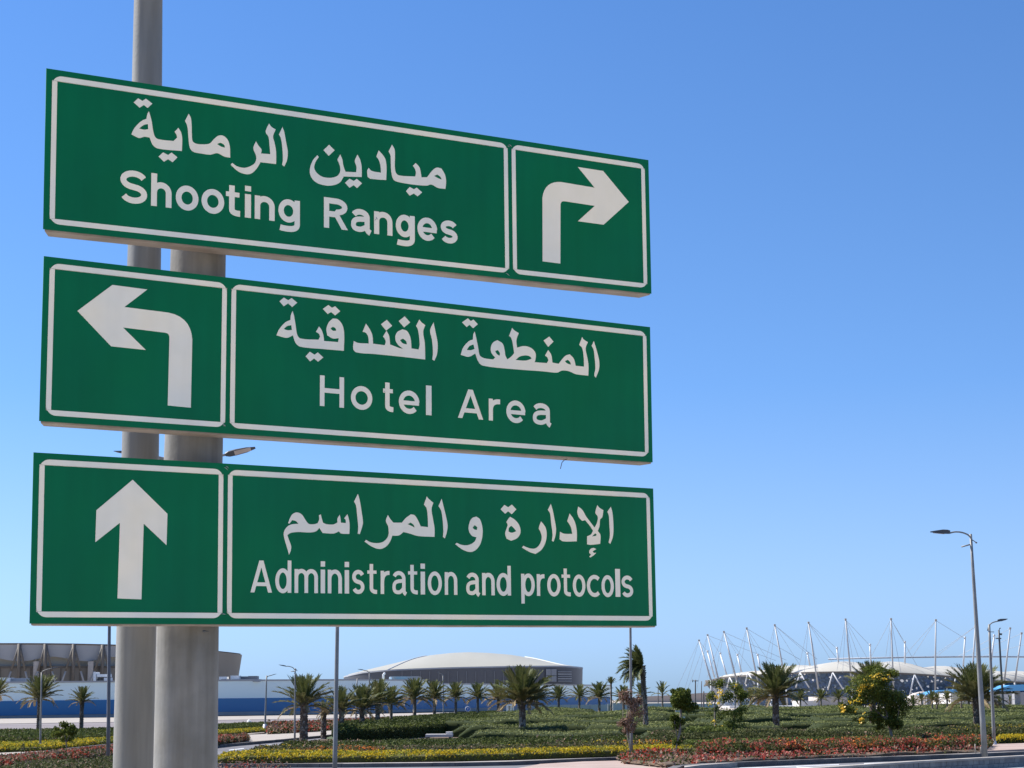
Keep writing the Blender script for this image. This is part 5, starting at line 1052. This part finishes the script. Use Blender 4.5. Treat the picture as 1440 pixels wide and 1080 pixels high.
def glyph_parts(ch, w, r):
    """pieces of one letter cut from sheet, cap height 1, width w, half stroke r; S = stroke, R = ring, P = polygon"""
    xh = XH; c = w / 2
    if ch == 'o': return [('R', c, xh / 2, c, xh / 2 + .015)]
    if ch == 'l': return [('P', [(0, 0), (w, 0), (w, 1), (0, 1)])]
    if ch == 'i': return [('P', [(0, 0), (w, 0), (w, xh), (0, xh)]), ('P', [(0, .85), (w, .85), (w, 1.02), (0, 1.02)])]
    if ch in 'nh':
        ry = .25 - r * .2; return [('S', [(r, 0), (r, xh if ch == 'n' else 1.02)]), ('S', [(r, .4)] + arc_(c, xh - r - ry + .01, c - r, ry, 180, 0) + [(w - r, 0)])]
    if ch == 'm':
        q = (w - 2 * r) / 4; ry = .2; y = xh - r - ry + .01
        return [('S', [(r, 0), (r, xh)]), ('S', [(r, .45)] + arc_(r + q, y, q, ry, 180, 0) + [(r + 2 * q, 0)]), ('S', [(r + 2 * q, .45)] + arc_(r + 3 * q, y, q, ry, 180, 0) + [(w - r, 0)])]
    if ch == 'r': return [('S', [(r, 0), (r, xh)]), ('S', bez3((r, .38), (r + .01, xh - r + .02), (w, xh - r)))]
    if ch == 't': x = w * .42; return [('S', [(x, .97), (x, .22)] + bez3((x, .2), (x, r * .9), (w, r * .95))), ('S', [(0, xh - r * .75), (w * .95, xh - r * .75)], r * .8)]
    if ch in 'Ss':
        H_ = 1.0 if ch == 'S' else xh; H_ += .015; b_ = (H_ - 2 * r) / 4; R_ = c - r
        return [('S', arc_(c, H_ - r - b_, R_, b_, 22, 250 if ch == 'S' else 255, 18) + arc_(c, r + b_ - .01, R_, b_, 70, -158, 18))]
    if ch == 'a':
        xs_ = w - r * 1.5; return [('S', arc_((xs_ + r) / 2, xh - r - .17, (xs_ - r) / 2, .175, 158, 0, 10) + [(xs_, .17)] + bez3((xs_, .12), (xs_ + .01, .045), (w - r * .2, .0), 4)),
                ('S', [(xs_, .44), (w * .45, .425)] + bez3((w * .42, .42), (r, .4), (r, .235)) + bez3((r, .22), (r, r * .9), (w * .42, r * .9)) + bez3((w * .5, r * .95), (w * .62, r * 1.2), (xs_, .2)), r * .92)]
    if ch == 'g':
        x = w - r; return [('R', (w - r * .5) / 2, xh / 2 + .01, (w - r * .5) / 2, xh / 2), ('S', [(x, xh), (x, 0)] + bez3((x, -.02), (x, -.28 + r), (c, -.29 + r)) + bez3((c, -.29 + r), (w * .2, -.29 + r), (w * .08, -.2 + r * .3)))]
    if ch == 'd': return [('R', (w - r * .5) / 2, xh / 2, (w - r * .5) / 2, xh / 2 + .015), ('S', [(w - r, 0), (w - r, 1.02)])]
    if ch == 'p': return [('R', (w + r * .5) / 2, xh / 2, (w - r * .5) / 2, xh / 2 + .015), ('S', [(r, xh), (r, -.27)])]
    if ch == 'e': return [('S', arc_(c, xh / 2, c - r, xh / 2 - r + .015, 0, 318, 26)), ('S', [(r, xh * .47), (w - r * .2, xh * .47)], r * .82)]
    if ch == 'c': q = (w - 1.7 * r) / 1.66; return [('S', arc_(r + q, xh / 2, q, xh / 2 - r + .015, 48, 312, 22))]
    if ch == 'H': return [('S', [(r, 0), (r, 1)]), ('S', [(w - r, 0), (w - r, 1)]), ('S', [(r, .52), (w - r, .52)], r * .9)]
    if ch == 'A': return [('P', [(0, 0), (2.1 * r, 0), (c + r, 1), (c - r * 1.1, 1)]), ('P', [(w - 2.1 * r, 0), (w, 0), (c + r * 1.1, 1), (c - r, 1)]), ('P', [(w * .2, .2), (w * .8, .2), (w * .76, .2 + 1.75 * r), (w * .24, .2 + 1.75 * r)])]
    if ch == 'R': return [('S', [(r, 0), (r, 1)]), ('S', [(r, 1 - r), (w * .52, 1 - r)] + arc_(w * .52, .735 - r * .1, w * .46 - r, .265 - r * .9, 82, -82, 12) + [(w * .5, .47 + r * .0), (r, .47)]), ('P', [(w * .4, .47), (w * .4 + 2.2 * r, .47), (w, 0), (w - 2.35 * r, 0)])]
def stroke_poly(pts, r):
    p = [Vector(q) for q in pts]; p = [q for i, q in enumerate(p) if i == 0 or (q - p[i - 1]).length > 1e-5]; L, Rr = [], []
    for i, q in enumerate(p):
        a = (q - p[i - 1]).normalized() if i else (p[1] - p[0]).normalized(); b = (p[i + 1] - q).normalized() if i + 1 < len(p) else a
        n = Vector((-(a + b).y, (a + b).x)); n = n.normalized() if n.length else Vector((-a.y, a.x)); m_ = r / max(.5, n.dot(Vector((-a.y, a.x))))
        L.append(q + n * m_); Rr.append(q - n * m_)
    return L + Rr[::-1]
def letters(sf, parent, items, base0, base1, cap_px, bold=.09):
    """items (char, x_left, x_right); baseline from base0 to base1 in photo points; cap_px=(x, y_top, y_base); bold = half stroke / cap height"""
    sl = (base1[1] - base0[1]) / (base1[0] - base0[0]); by = lambda x: base0[1] + sl * (x - base0[0])
    k = sf.loc(cap_px[0], cap_px[1])[1] - sf.loc(cap_px[0], cap_px[2])[1]
    for ch, xl, xr in items:
        a = sf.loc(xl, by(xl)); b_ = sf.loc(xr, by(xr)); w = (b_[0] - a[0]) / k; dz = (b_[1] - a[1]) / (b_[0] - a[0])
        T = lambda q: (a[0] + q[0] * k, a[1] + q[1] * k + q[0] * k * dz)
        V_, F_ = [], []
        for i, pc in enumerate(glyph_parts(ch, w, bold)):
            if pc[0] == 'P': loops = [pc[1]]
            elif pc[0] == 'S': loops = [stroke_poly(pc[1], pc[2] if len(pc) > 2 else bold)]
            else: loops = [arc_(pc[1], pc[2], pc[3], pc[4], 0, 360, 36)[:-1], arc_(pc[1], pc[2], pc[3] - 2 * bold, pc[4] - 2 * bold, 0, 360, 32)[:-1]]
            o_ = fill_curve('letter', [[T(q) for q in L] for L in loops], m_white, TH, None, -.0004 - i * .00012); me = o_.data; off = len(V_)
            V_ += [v.co[:] for v in me.vertices]; F_ += [tuple(j + off for j in p.vertices) for p in me.polygons]
            bpy.data.objects.remove(o_); bpy.data.meshes.remove(me)
        me = bpy.data.meshes.new('letter'); me.from_pydata(V_, [], F_); me.materials.append(m_white); link(bpy.data.objects.new('letter', me), parent)
def shape(sf, parent, name, reg, loops, sharp=False):
    ox, oy, sc_z = reg; L = []
    for lp in loops:
        q = lp if sharp else smooth_poly(lp)
        L.append([sf.loc(ox + p[0] / sc_z, oy + p[1] / sc_z) for p in q])
    return fill_curve(name, L, m_white, TH, parent, -.0004)
def make_sign(label, sf, split):
    o = thing('direction_sign', label, 'direction sign', (0, 0, 0), 'green direction signs on the thick post'); o.matrix_world = sf.M4
    w, h = sf.w, sf.h
    fill_curve('face_sheet', [[(0, -h), (w, -h), (w, 0), (0, 0)]], m_green, .004, o, .004)
    mb = MB(); i_ = .012    # boxed aluminium pan behind the sheet, folded lip along the bottom
    mb.box(.055, w - i_, .0045, .075, -h + i_, -i_); mb.build('backing_panel', m_alu, o)
    mb = MB(); nL = 14; pr = [(.0046, -h + .0125), (.0046, -h - .003), (.012, -h - .008), (.115, -h - .008), (.122, -h), (.122, -h + .03), (.115, -h + .03), (.115, -h + .0105)]
    xs_ = [.006 + (w - .012) * k / nL for k in range(nL + 1)]; vs = []
    for x in xs_:
        jz = random.uniform(-.0012, .0012); vs += [(x + (.52 * a if x < .1 else 0), a, b_ + (jz if j in (1, 2, 3) else 0)) for j, (a, b_) in enumerate(pr)]
    n = len(pr); mb.add(vs, [(i * n + k, i * n + (k + 1) % n, (i + 1) * n + (k + 1) % n, (i + 1) * n + k) for i in range(nL) for k in range(n)] + [tuple(range(n)), tuple(nL * n + k for k in reversed(range(n)))]); mb.build('bottom_rail', m_alu, o)
    for z in (-.16, -h + .2):     # back rails and the clamp round the post
        MB().box(.25, w - .3, .0755, .115, z - .03, z + .03).build('back_rail', m_steel, o)
    bd = .030; wd = .026
    xsn, side = split; gap = .026
    xa = sf.loc(*xsn)[0]
    rounded_ring('b', sf, bd, -h + bd, xa - gap / 2, -bd, wd, .05, o); rounded_ring('b', sf, xa + gap / 2, -h + bd, w - bd, -bd, wd, .05, o)
    return o
s1 = SignFrame(0.5717606842001626, 0.023762222652923, -0.021773749028996647, 3.654673705126323, 0.799579610416448, -2.2592027216040957, 6.059011798086512)
s2f = SignFrame(0.5987931900875739, 0.012760617132832079, -0.009758473717157715, 3.6971727227330136, 0.7975409722525888, -2.2410275297935365, 5.120410013711983)
s3f = SignFrame(0.6331888796347053, 0.007074597934927511, -0.013701678293152398, 3.827328722995268, 0.802286451358302, -2.259164661164735, 4.171899719138781)
o1 = make_sign('top green sign reading Shooting Ranges, arrow bending right at its right end', s1, ((717.5, 290), 0))
o2 = make_sign('middle green sign reading Hotel Area, arrow bending left at its left end', s2f, ((321, 500), 0))
o3 = make_sign('lowest green sign reading Administration and protocols, straight arrow at left', s3f, ((316.5, 760), 0))
R1, R2, R3, R4, R5, R6, R7, R8, R9 = (150, 120, 4.696), (400, 170, 5.142), (690, 180, 4.5), (370, 400, 4.5), (630, 420, 4.5), (340, 670, 4.8), (630, 670, 4.8), (40, 340, 3.857), (40, 560, 3.175)
def dots(sf, par, reg, lst): shape(sf, par, 'letter_dots', reg, [lst], True)
A = 'arabic_letters'
# top: Arabic line
dots(s1, o1, R1, [(178, 113), (207, 86), (236, 103), (258, 88), (301, 121), (270, 150), (245, 130), (217, 148)])
shape(s1, o1, A, R1, [[(278, 172), (287, 200), (297, 240), (306, 300), (320, 342), (345, 357), (440, 368), (465, 345), (460, 325), (448, 307), (473, 281), (490, 310), (498, 350), (496, 434), (340, 418), (305, 395), (283, 345), (250, 340), (215, 348), (190, 338), (163, 324), (175, 295), (200, 262), (235, 232), (262, 222), (268, 190)], [(272, 256), (245, 262), (213, 285), (245, 293), (274, 290)]])
dots(s1, o1, R1, [(342, 470), (372, 443), (405, 460), (428, 444), (467, 476), (435, 508), (405, 488), (378, 505)])
shape(s1, o1, A, R1, [[(541, 188), (555, 215), (560, 260), (562, 330), (568, 370), (592, 386), (640, 390), (680, 384), (708, 355), (735, 334), (765, 332), (795, 355), (812, 400), (815, 478), (775, 470), (730, 448), (685, 458), (620, 450), (570, 438), (548, 410), (540, 350), (532, 270), (517, 235)], [(728, 388), (750, 380), (775, 393), (781, 412), (755, 405)]])
shape(s1, o1, A, R1, [[(985, 370), (1003, 400), (1022, 425), (1018, 450), (1080, 455), (1075, 400), (1068, 340), (1050, 312), (1055, 285), (1072, 252), (1085, 272), (1115, 292), (1098, 338), (1108, 380), (1118, 440), (1118, 520), (1015, 508), (990, 550), (955, 582), (920, 587), (870, 570), (818, 525), (828, 512), (860, 535), (910, 545), (950, 533), (980, 510), (987, 470), (968, 415)]])
shape(s1, o1, A, R1, [[(1160, 275), (1172, 310), (1185, 380), (1195, 440), (1190, 495), (1172, 536), (1158, 525), (1163, 490), (1160, 420), (1150, 350), (1137, 325)]])
dots(s1, o1, R2, [(322, 173), (362, 213), (320, 253), (281, 212)])
shape(s1, o1, A, R2, [[(238, 248), (205, 285), (183, 350), (190, 400), (225, 443), (290, 466), (350, 466), (400, 445), (428, 402), (558, 406), (557, 330), (546, 280), (527, 244), (508, 290), (520, 330), (518, 372), (440, 368), (424, 320), (418, 280), (402, 243), (382, 280), (400, 325), (402, 365), (382, 398), (330, 412), (270, 403), (228, 370), (214, 335), (225, 295), (247, 262)]])
dots(s1, o1, R2, [(437, 448), (470, 418), (500, 435), (522, 419), (560, 452), (524, 486), (500, 465), (470, 484)])
shape(s1, o1, A, R2, [[(680, 214), (705, 240), (728, 275), (737, 330), (735, 428), (620, 418), (600, 403), (598, 360), (608, 340), (630, 362), (697, 375), (693, 320), (680, 280), (664, 258)]])
shape(s1, o1, A, R2, [[(777, 172), (795, 205), (798, 250), (797, 330), (805, 375), (830, 395), (945, 402), (950, 375), (942, 345), (928, 325), (948, 305), (975, 335), (985, 375), (990, 408), (1030, 408), (1068, 360), (1100, 338), (1135, 345), (1160, 390), (1168, 440), (1163, 492), (1110, 485), (1060, 460), (1030, 468), (940, 462), (815, 440), (785, 420), (770, 350), (766, 250), (752, 222)], [(1082, 398), (1105, 388), (1130, 408), (1136, 425), (1105, 412)]])
dots(s1, o1, R2, [(878, 508), (905, 478), (935, 495), (955, 483), (995, 517), (962, 546), (935, 525), (905, 541)])
letters(s1, o1, [('S', 168.7, 206.6), ('h', 212.2, 240.9), ('o', 246.9, 278.8), ('o', 283.1, 315), ('t', 317.4, 337.4), ('i', 344.2, 352.7), ('n', 358, 386), ('g', 391.3, 421.5), ('R', 455.4, 489), ('a', 493.3, 521.5), ('n', 526, 551.7), ('g', 556.5, 583.2), ('e', 587, 614.7), ('s', 619.8, 643.3)], (212, 289), (455.4, 319.7), (460, 277.5, 320.2), .094)
def stroke_arrow(sf, par, reg, pts): shape(sf, par, 'arrow', reg, [pts], True)
def bez(p0, p1, p2, n=8): return [((1 - t) ** 2 * p0[0] + 2 * t * (1 - t) * p1[0] + t * t * p2[0], (1 - t) ** 2 * p0[1] + 2 * t * (1 - t) * p1[1] + t * t * p2[1]) for t in [k / n for k in range(n + 1)]]
stroke_arrow(s1, o1, R3, [(328, 844), (327, 450)] + bez((327, 440), (340, 335), (445, 342)) + [(657, 378), (551, 247), (711, 272), (873, 468), (714, 612), (551, 590), (658, 493)] + bez((470, 464), (444, 458), (441, 485), 4) + [(440, 858)])
# middle
dots(s2f, o2, R4, [(103, 107), (130, 83), (158, 100), (180, 86), (215, 116), (183, 143), (158, 120), (130, 138)])
shape(s2f, o2, A, R4, [[(186, 168), (195, 200), (205, 260), (215, 318), (235, 342), (350, 350), (360, 330), (352, 312), (334, 300), (353, 266), (370, 290), (382, 330), (385, 358), (474, 365), (478, 340), (440, 342), (405, 322), (400, 280), (415, 240), (440, 216), (470, 220), (500, 255), (512, 310), (510, 420), (370, 408), (235, 394), (205, 370), (188, 322), (150, 338), (84, 322), (100, 285), (140, 240), (172, 225), (175, 195)], [(178, 258), (150, 264), (130, 282), (155, 290), (182, 288)], [(425, 278), (441, 268), (458, 278), (462, 293), (441, 293)]])
dots(s2f, o2, R4, [(377, 155), (412, 130), (435, 148), (455, 138), (487, 170), (455, 196), (430, 175), (408, 187)])
dots(s2f, o2, R4, [(268, 455), (295, 426), (325, 445), (345, 430), (380, 462), (347, 489), (322, 468), (297, 487)])
shape(s2f, o2, A, R4, [[(650, 248), (672, 280), (690, 320), (695, 375), (768, 385), (775, 365), (770, 345), (758, 330), (780, 293), (796, 325), (803, 380), (860, 402), (885, 407), (852, 380), (836, 345), (845, 305), (880, 284), (910, 295), (932, 340), (938, 405), (983, 412), (990, 380), (985, 320), (978, 282), (967, 262), (988, 222), (1000, 238), (1025, 258), (1012, 300), (1022, 370), (1025, 475), (880, 458), (700, 440), (590, 430), (570, 408), (573, 358), (598, 370), (668, 374), (664, 330), (648, 305), (629, 300)], [(865, 352), (885, 343), (905, 360), (909, 380), (882, 372)]])
dots(s2f, o2, R4, [(782, 224), (816, 262), (778, 292), (745, 252)]); dots(s2f, o2, R4, [(895, 202), (930, 240), (892, 272), (857, 232)])
shape(s2f, o2, A, R4, [[(1078, 240), (1088, 290), (1103, 370), (1100, 440), (1083, 483), (1070, 475), (1074, 430), (1068, 350), (1056, 290)]])
dots(s2f, o2, R5, [(88, 150), (125, 124), (143, 142), (160, 132), (188, 162), (158, 187), (135, 165), (118, 180)])
shape(s2f, o2, A, R5, [[(168, 208), (178, 250), (190, 310), (200, 358), (225, 376), (285, 385), (298, 372), (275, 345), (270, 310), (285, 277), (312, 263), (345, 285), (358, 330), (362, 360), (375, 385), (400, 366), (418, 345), (410, 290), (400, 250), (386, 235), (405, 185), (418, 200), (447, 218), (432, 262), (436, 310), (480, 300), (525, 312), (553, 345), (553, 383), (547, 402), (625, 408), (635, 390), (628, 372), (613, 360), (633, 325), (652, 355), (660, 405), (700, 412), (720, 385), (745, 360), (770, 352), (795, 380), (807, 425), (860, 430), (858, 370), (848, 312), (830, 292), (848, 242), (858, 258), (884, 275), (870, 315), (880, 370), (888, 420), (887, 487), (810, 478), (760, 458), (720, 455), (690, 468), (600, 460), (400, 445), (225, 425), (195, 405), (172, 347), (130, 368), (80, 355), (95, 310), (130, 270), (157, 258), (160, 225)],
       [(160, 290), (135, 300), (118, 325), (145, 326), (168, 318)], [(297, 332), (314, 325), (328, 345), (325, 362), (308, 350)], [(427, 388), (452, 367), (490, 359), (520, 367), (528, 380), (490, 392)], [(738, 395), (758, 387), (773, 402), (777, 418), (752, 409)]])
dots(s2f, o2, R5, [(640, 240), (667, 272), (633, 305), (604, 265)])
shape(s2f, o2, A, R5, [[(922, 268), (935, 310), (955, 390), (955, 445), (935, 500), (925, 485), (932, 440), (927, 370), (920, 320), (908, 298)]])
letters(s2f, o2, [('H', 449.6, 483.5), ('o', 493.3, 523.3), ('t', 538.5, 552.9), ('e', 560.7, 589.6), ('l', 598.9, 606.7), ('A', 643.8, 679.3), ('r', 687.3, 703.3), ('e', 712, 738.8), ('a', 749, 774.6)], (450, 570.7), (768, 598), (455, 528, 571), .084)
stroke_arrow(s2f, o2, R8, [(265, 375), (455, 234), (644, 259), (520, 354)] + bez((725, 380), (880, 392), (888, 530)) + [(880, 900), (755, 888)] + bez((764, 530), (768, 495), (740, 493), 4) + [(512, 465), (636, 587), (448, 567)])
# lowest
shape(s3f, o3, A, R6, [[(312, 316), (325, 280), (345, 252), (375, 243), (405, 258), (430, 295), (452, 320), (490, 322), (512, 315), (522, 290), (520, 262), (532, 256), (538, 280), (547, 312), (570, 322), (618, 324), (645, 310), (645, 285), (660, 258), (665, 280), (668, 312), (701, 315), (700, 292), (690, 283), (712, 255), (722, 290), (727, 330), (725, 388), (670, 385), (654, 371), (620, 385), (545, 382), (523, 347), (500, 370), (460, 378), (380, 375), (330, 381), (307, 396), (318, 430), (332, 470), (330, 500), (318, 528), (305, 480), (287, 420), (283, 380), (300, 345), (330, 325), (382, 319), (362, 300), (338, 295), (322, 318)]])
shape(s3f, o3, A, R6, [[(783, 117), (795, 160), (808, 240), (817, 310), (810, 345), (795, 390), (782, 385), (785, 340), (778, 260), (770, 195), (757, 170)]])
shape(s3f, o3, A, R6, [[(985, 260), (1000, 285), (1022, 312), (1080, 312), (1105, 282), (1140, 256), (1165, 262), (1185, 290), (1207, 337), (1256, 342), (1255, 285), (1247, 215), (1229, 190), (1248, 135), (1262, 152), (1292, 178), (1280, 220), (1290, 290), (1300, 350), (1300, 408), (1190, 402), (1130, 385), (1090, 375), (1060, 398), (1015, 400), (1000, 440), (970, 475), (930, 490), (880, 475), (828, 440), (838, 428), (870, 445), (915, 450), (955, 440), (987, 403), (988, 340), (972, 300)], [(1118, 322), (1140, 311), (1160, 328), (1166, 345), (1140, 332)]])
shape(s3f, o3, A, R6, [[(1348, 150), (1358, 190), (1375, 260), (1388, 330), (1382, 380), (1370, 418), (1357, 408), (1360, 370), (1355, 290), (1345, 230), (1327, 200)]])
shape(s3f, o3, A, R7, [[(190, 271), (215, 290), (232, 350), (230, 410), (215, 460), (185, 497), (150, 510), (100, 495), (48, 458), (58, 448), (95, 463), (140, 462), (178, 440), (192, 411), (160, 400), (139, 362), (142, 320), (160, 283)], [(165, 345), (180, 328), (197, 343), (195, 360), (178, 358)]])
shape(s3f, o3, A, R7, [[(418, 272), (450, 292), (480, 330), (488, 380), (465, 417), (425, 434), (395, 420), (385, 385), (397, 345), (402, 325), (393, 308), (405, 288)], [(410, 348), (426, 333), (445, 350), (460, 370), (430, 380), (408, 373)]])
dots(s3f, o3, R7, [(354, 222), (380, 192), (405, 208), (430, 190), (460, 222), (430, 255), (405, 235), (385, 252)])
shape(s3f, o3, A, R7, [[(627, 303), (645, 325), (660, 352), (665, 400), (655, 450), (630, 495), (590, 523), (550, 510), (498, 480), (508, 468), (550, 485), (590, 485), (620, 455), (632, 410), (622, 370), (612, 350)]])
shape(s3f, o3, A, R7, [[(693, 185), (705, 225), (718, 290), (728, 350), (725, 395), (712, 440), (700, 435), (705, 390), (695, 310), (688, 250), (673, 225)]])
shape(s3f, o3, A, R7, [[(820, 250), (845, 285), (862, 330), (869, 385), (868, 438), (775, 438), (752, 422), (755, 373), (780, 386), (838, 388), (830, 345), (817, 320), (804, 302)]])
shape(s3f, o3, A, R7, [[(878, 203), (905, 225), (930, 268), (960, 308), (988, 345), (1005, 312), (1010, 272), (994, 245), (1007, 193), (1020, 210), (1048, 228), (1040, 275), (1026, 290), (1022, 335), (1010, 368), (1028, 395), (1026, 455), (960, 462), (938, 458), (938, 405), (965, 390), (978, 366), (958, 335), (925, 295), (905, 300), (882, 275), (872, 240)], [(972, 405), (992, 384), (1002, 390), (999, 400)]])
shape(s3f, o3, A, R7, [[(985, 483), (1000, 491), (985, 499), (975, 506), (985, 517), (1000, 515), (985, 530), (960, 547), (953, 540), (966, 528), (952, 515), (955, 498), (968, 485)]])
shape(s3f, o3, A, R7, [[(1098, 205), (1108, 240), (1115, 320), (1113, 400), (1095, 455), (1083, 445), (1092, 400), (1088, 320), (1085, 265), (1075, 238)]])
letters(s3f, o3, [('A', 352, 382.3), ('d', 386.9, 409.4), ('m', 414, 446.9), ('i', 450.8, 456.9), ('n', 460.8, 480.6), ('i', 484.6, 490.7), ('s', 495.2, 512.3), ('t', 516.5, 530), ('r', 535.2, 547.7), ('a', 551.5, 571.3), ('t', 573.8, 587.3), ('i', 591.5, 597.6), ('o', 601.5, 621.3), ('n', 625.4, 643)], (352, 833), (868, 839.3), (367, 788.5, 833.5), .066)
letters(s3f, o3, [('a', 655.4, 674.4), ('n', 678, 695.6), ('d', 698.3, 718.5), ('p', 733, 752), ('r', 755, 765.8), ('o', 769.6, 788.3), ('t', 790, 802.5), ('o', 805.6, 823.3), ('c', 825.4, 843.5), ('o', 846, 863.3), ('l', 865.6, 872.3), ('s', 874.4, 890.4)], (352, 833), (868, 839.3), (710, 796.5, 837.5), .070)
stroke_arrow(s3f, o3, R9, [(465, 364), (620, 516), (616, 656), (514, 560), (504, 898), (397, 894), (408, 556), (298, 643), (303, 500)])
# small scuffs in the sheeting where border strips meet, and a stain on one letter
for o_, sf, lst in ((o1, s1, [(713.5, 205, 716, 207), (711, 384, 716, 388), (715, 203, 719.5, 206.5), (527, 310, 530, 307), (528.5, 305.5, 530.5, 309)]), (o2, s2f, [(312.5, 596, 316.5, 600), (314, 599, 317, 598), (539.5, 550, 541.5, 552)]), (o3, s3f, [(315, 657, 320, 661), (317.5, 655.5, 321, 658.5), (311, 863.5, 317, 864)])):
    for (xa, ya, xb, yb_) in lst:
        a, b_ = sf.loc(xa, ya), sf.loc(xb, yb_)
        MB().tube([Vector((a[0], -.0022, a[1])), Vector(((a[0] + b_[0]) / 2 + .001, -.0024, (a[1] + b_[1]) / 2 + .0015)), Vector((b_[0], -.0022, b_[1]))], [.0008, .0019, .0006], 5).build('scuff', m_cladl, o_)
# clamps tying rails to the post, loose wire under the middle sign, scuffs
for o_, sf in ((o1, s1), (o2, s2f), (o3, s3f)):
    for z in (-.16, -sf.h + .2):
        a = sf.inv @ (Vector(sp.location) + Vector((0, 0, (sf.o + sf.M @ Vector((.8, 0, z))).z)) - sf.o)
        cx_ = a.x + (.028 if o_ is o1 else .015 if o_ is o2 else 0)
        MB().box(cx_ - .2, cx_ + .2, .1155, .15, z - .02, z + .02).build('clamp', m_steel, o_)
pw = [s2f.loc(806, 644.5), s2f.loc(802.5, 645.5), s2f.loc(799, 649), s2f.loc(796.8, 658)]
MB().tube([Vector((p[0], .06, p[1])) for p in pw], .0022, 5).build('loose_wire', m_darksteel, o2)
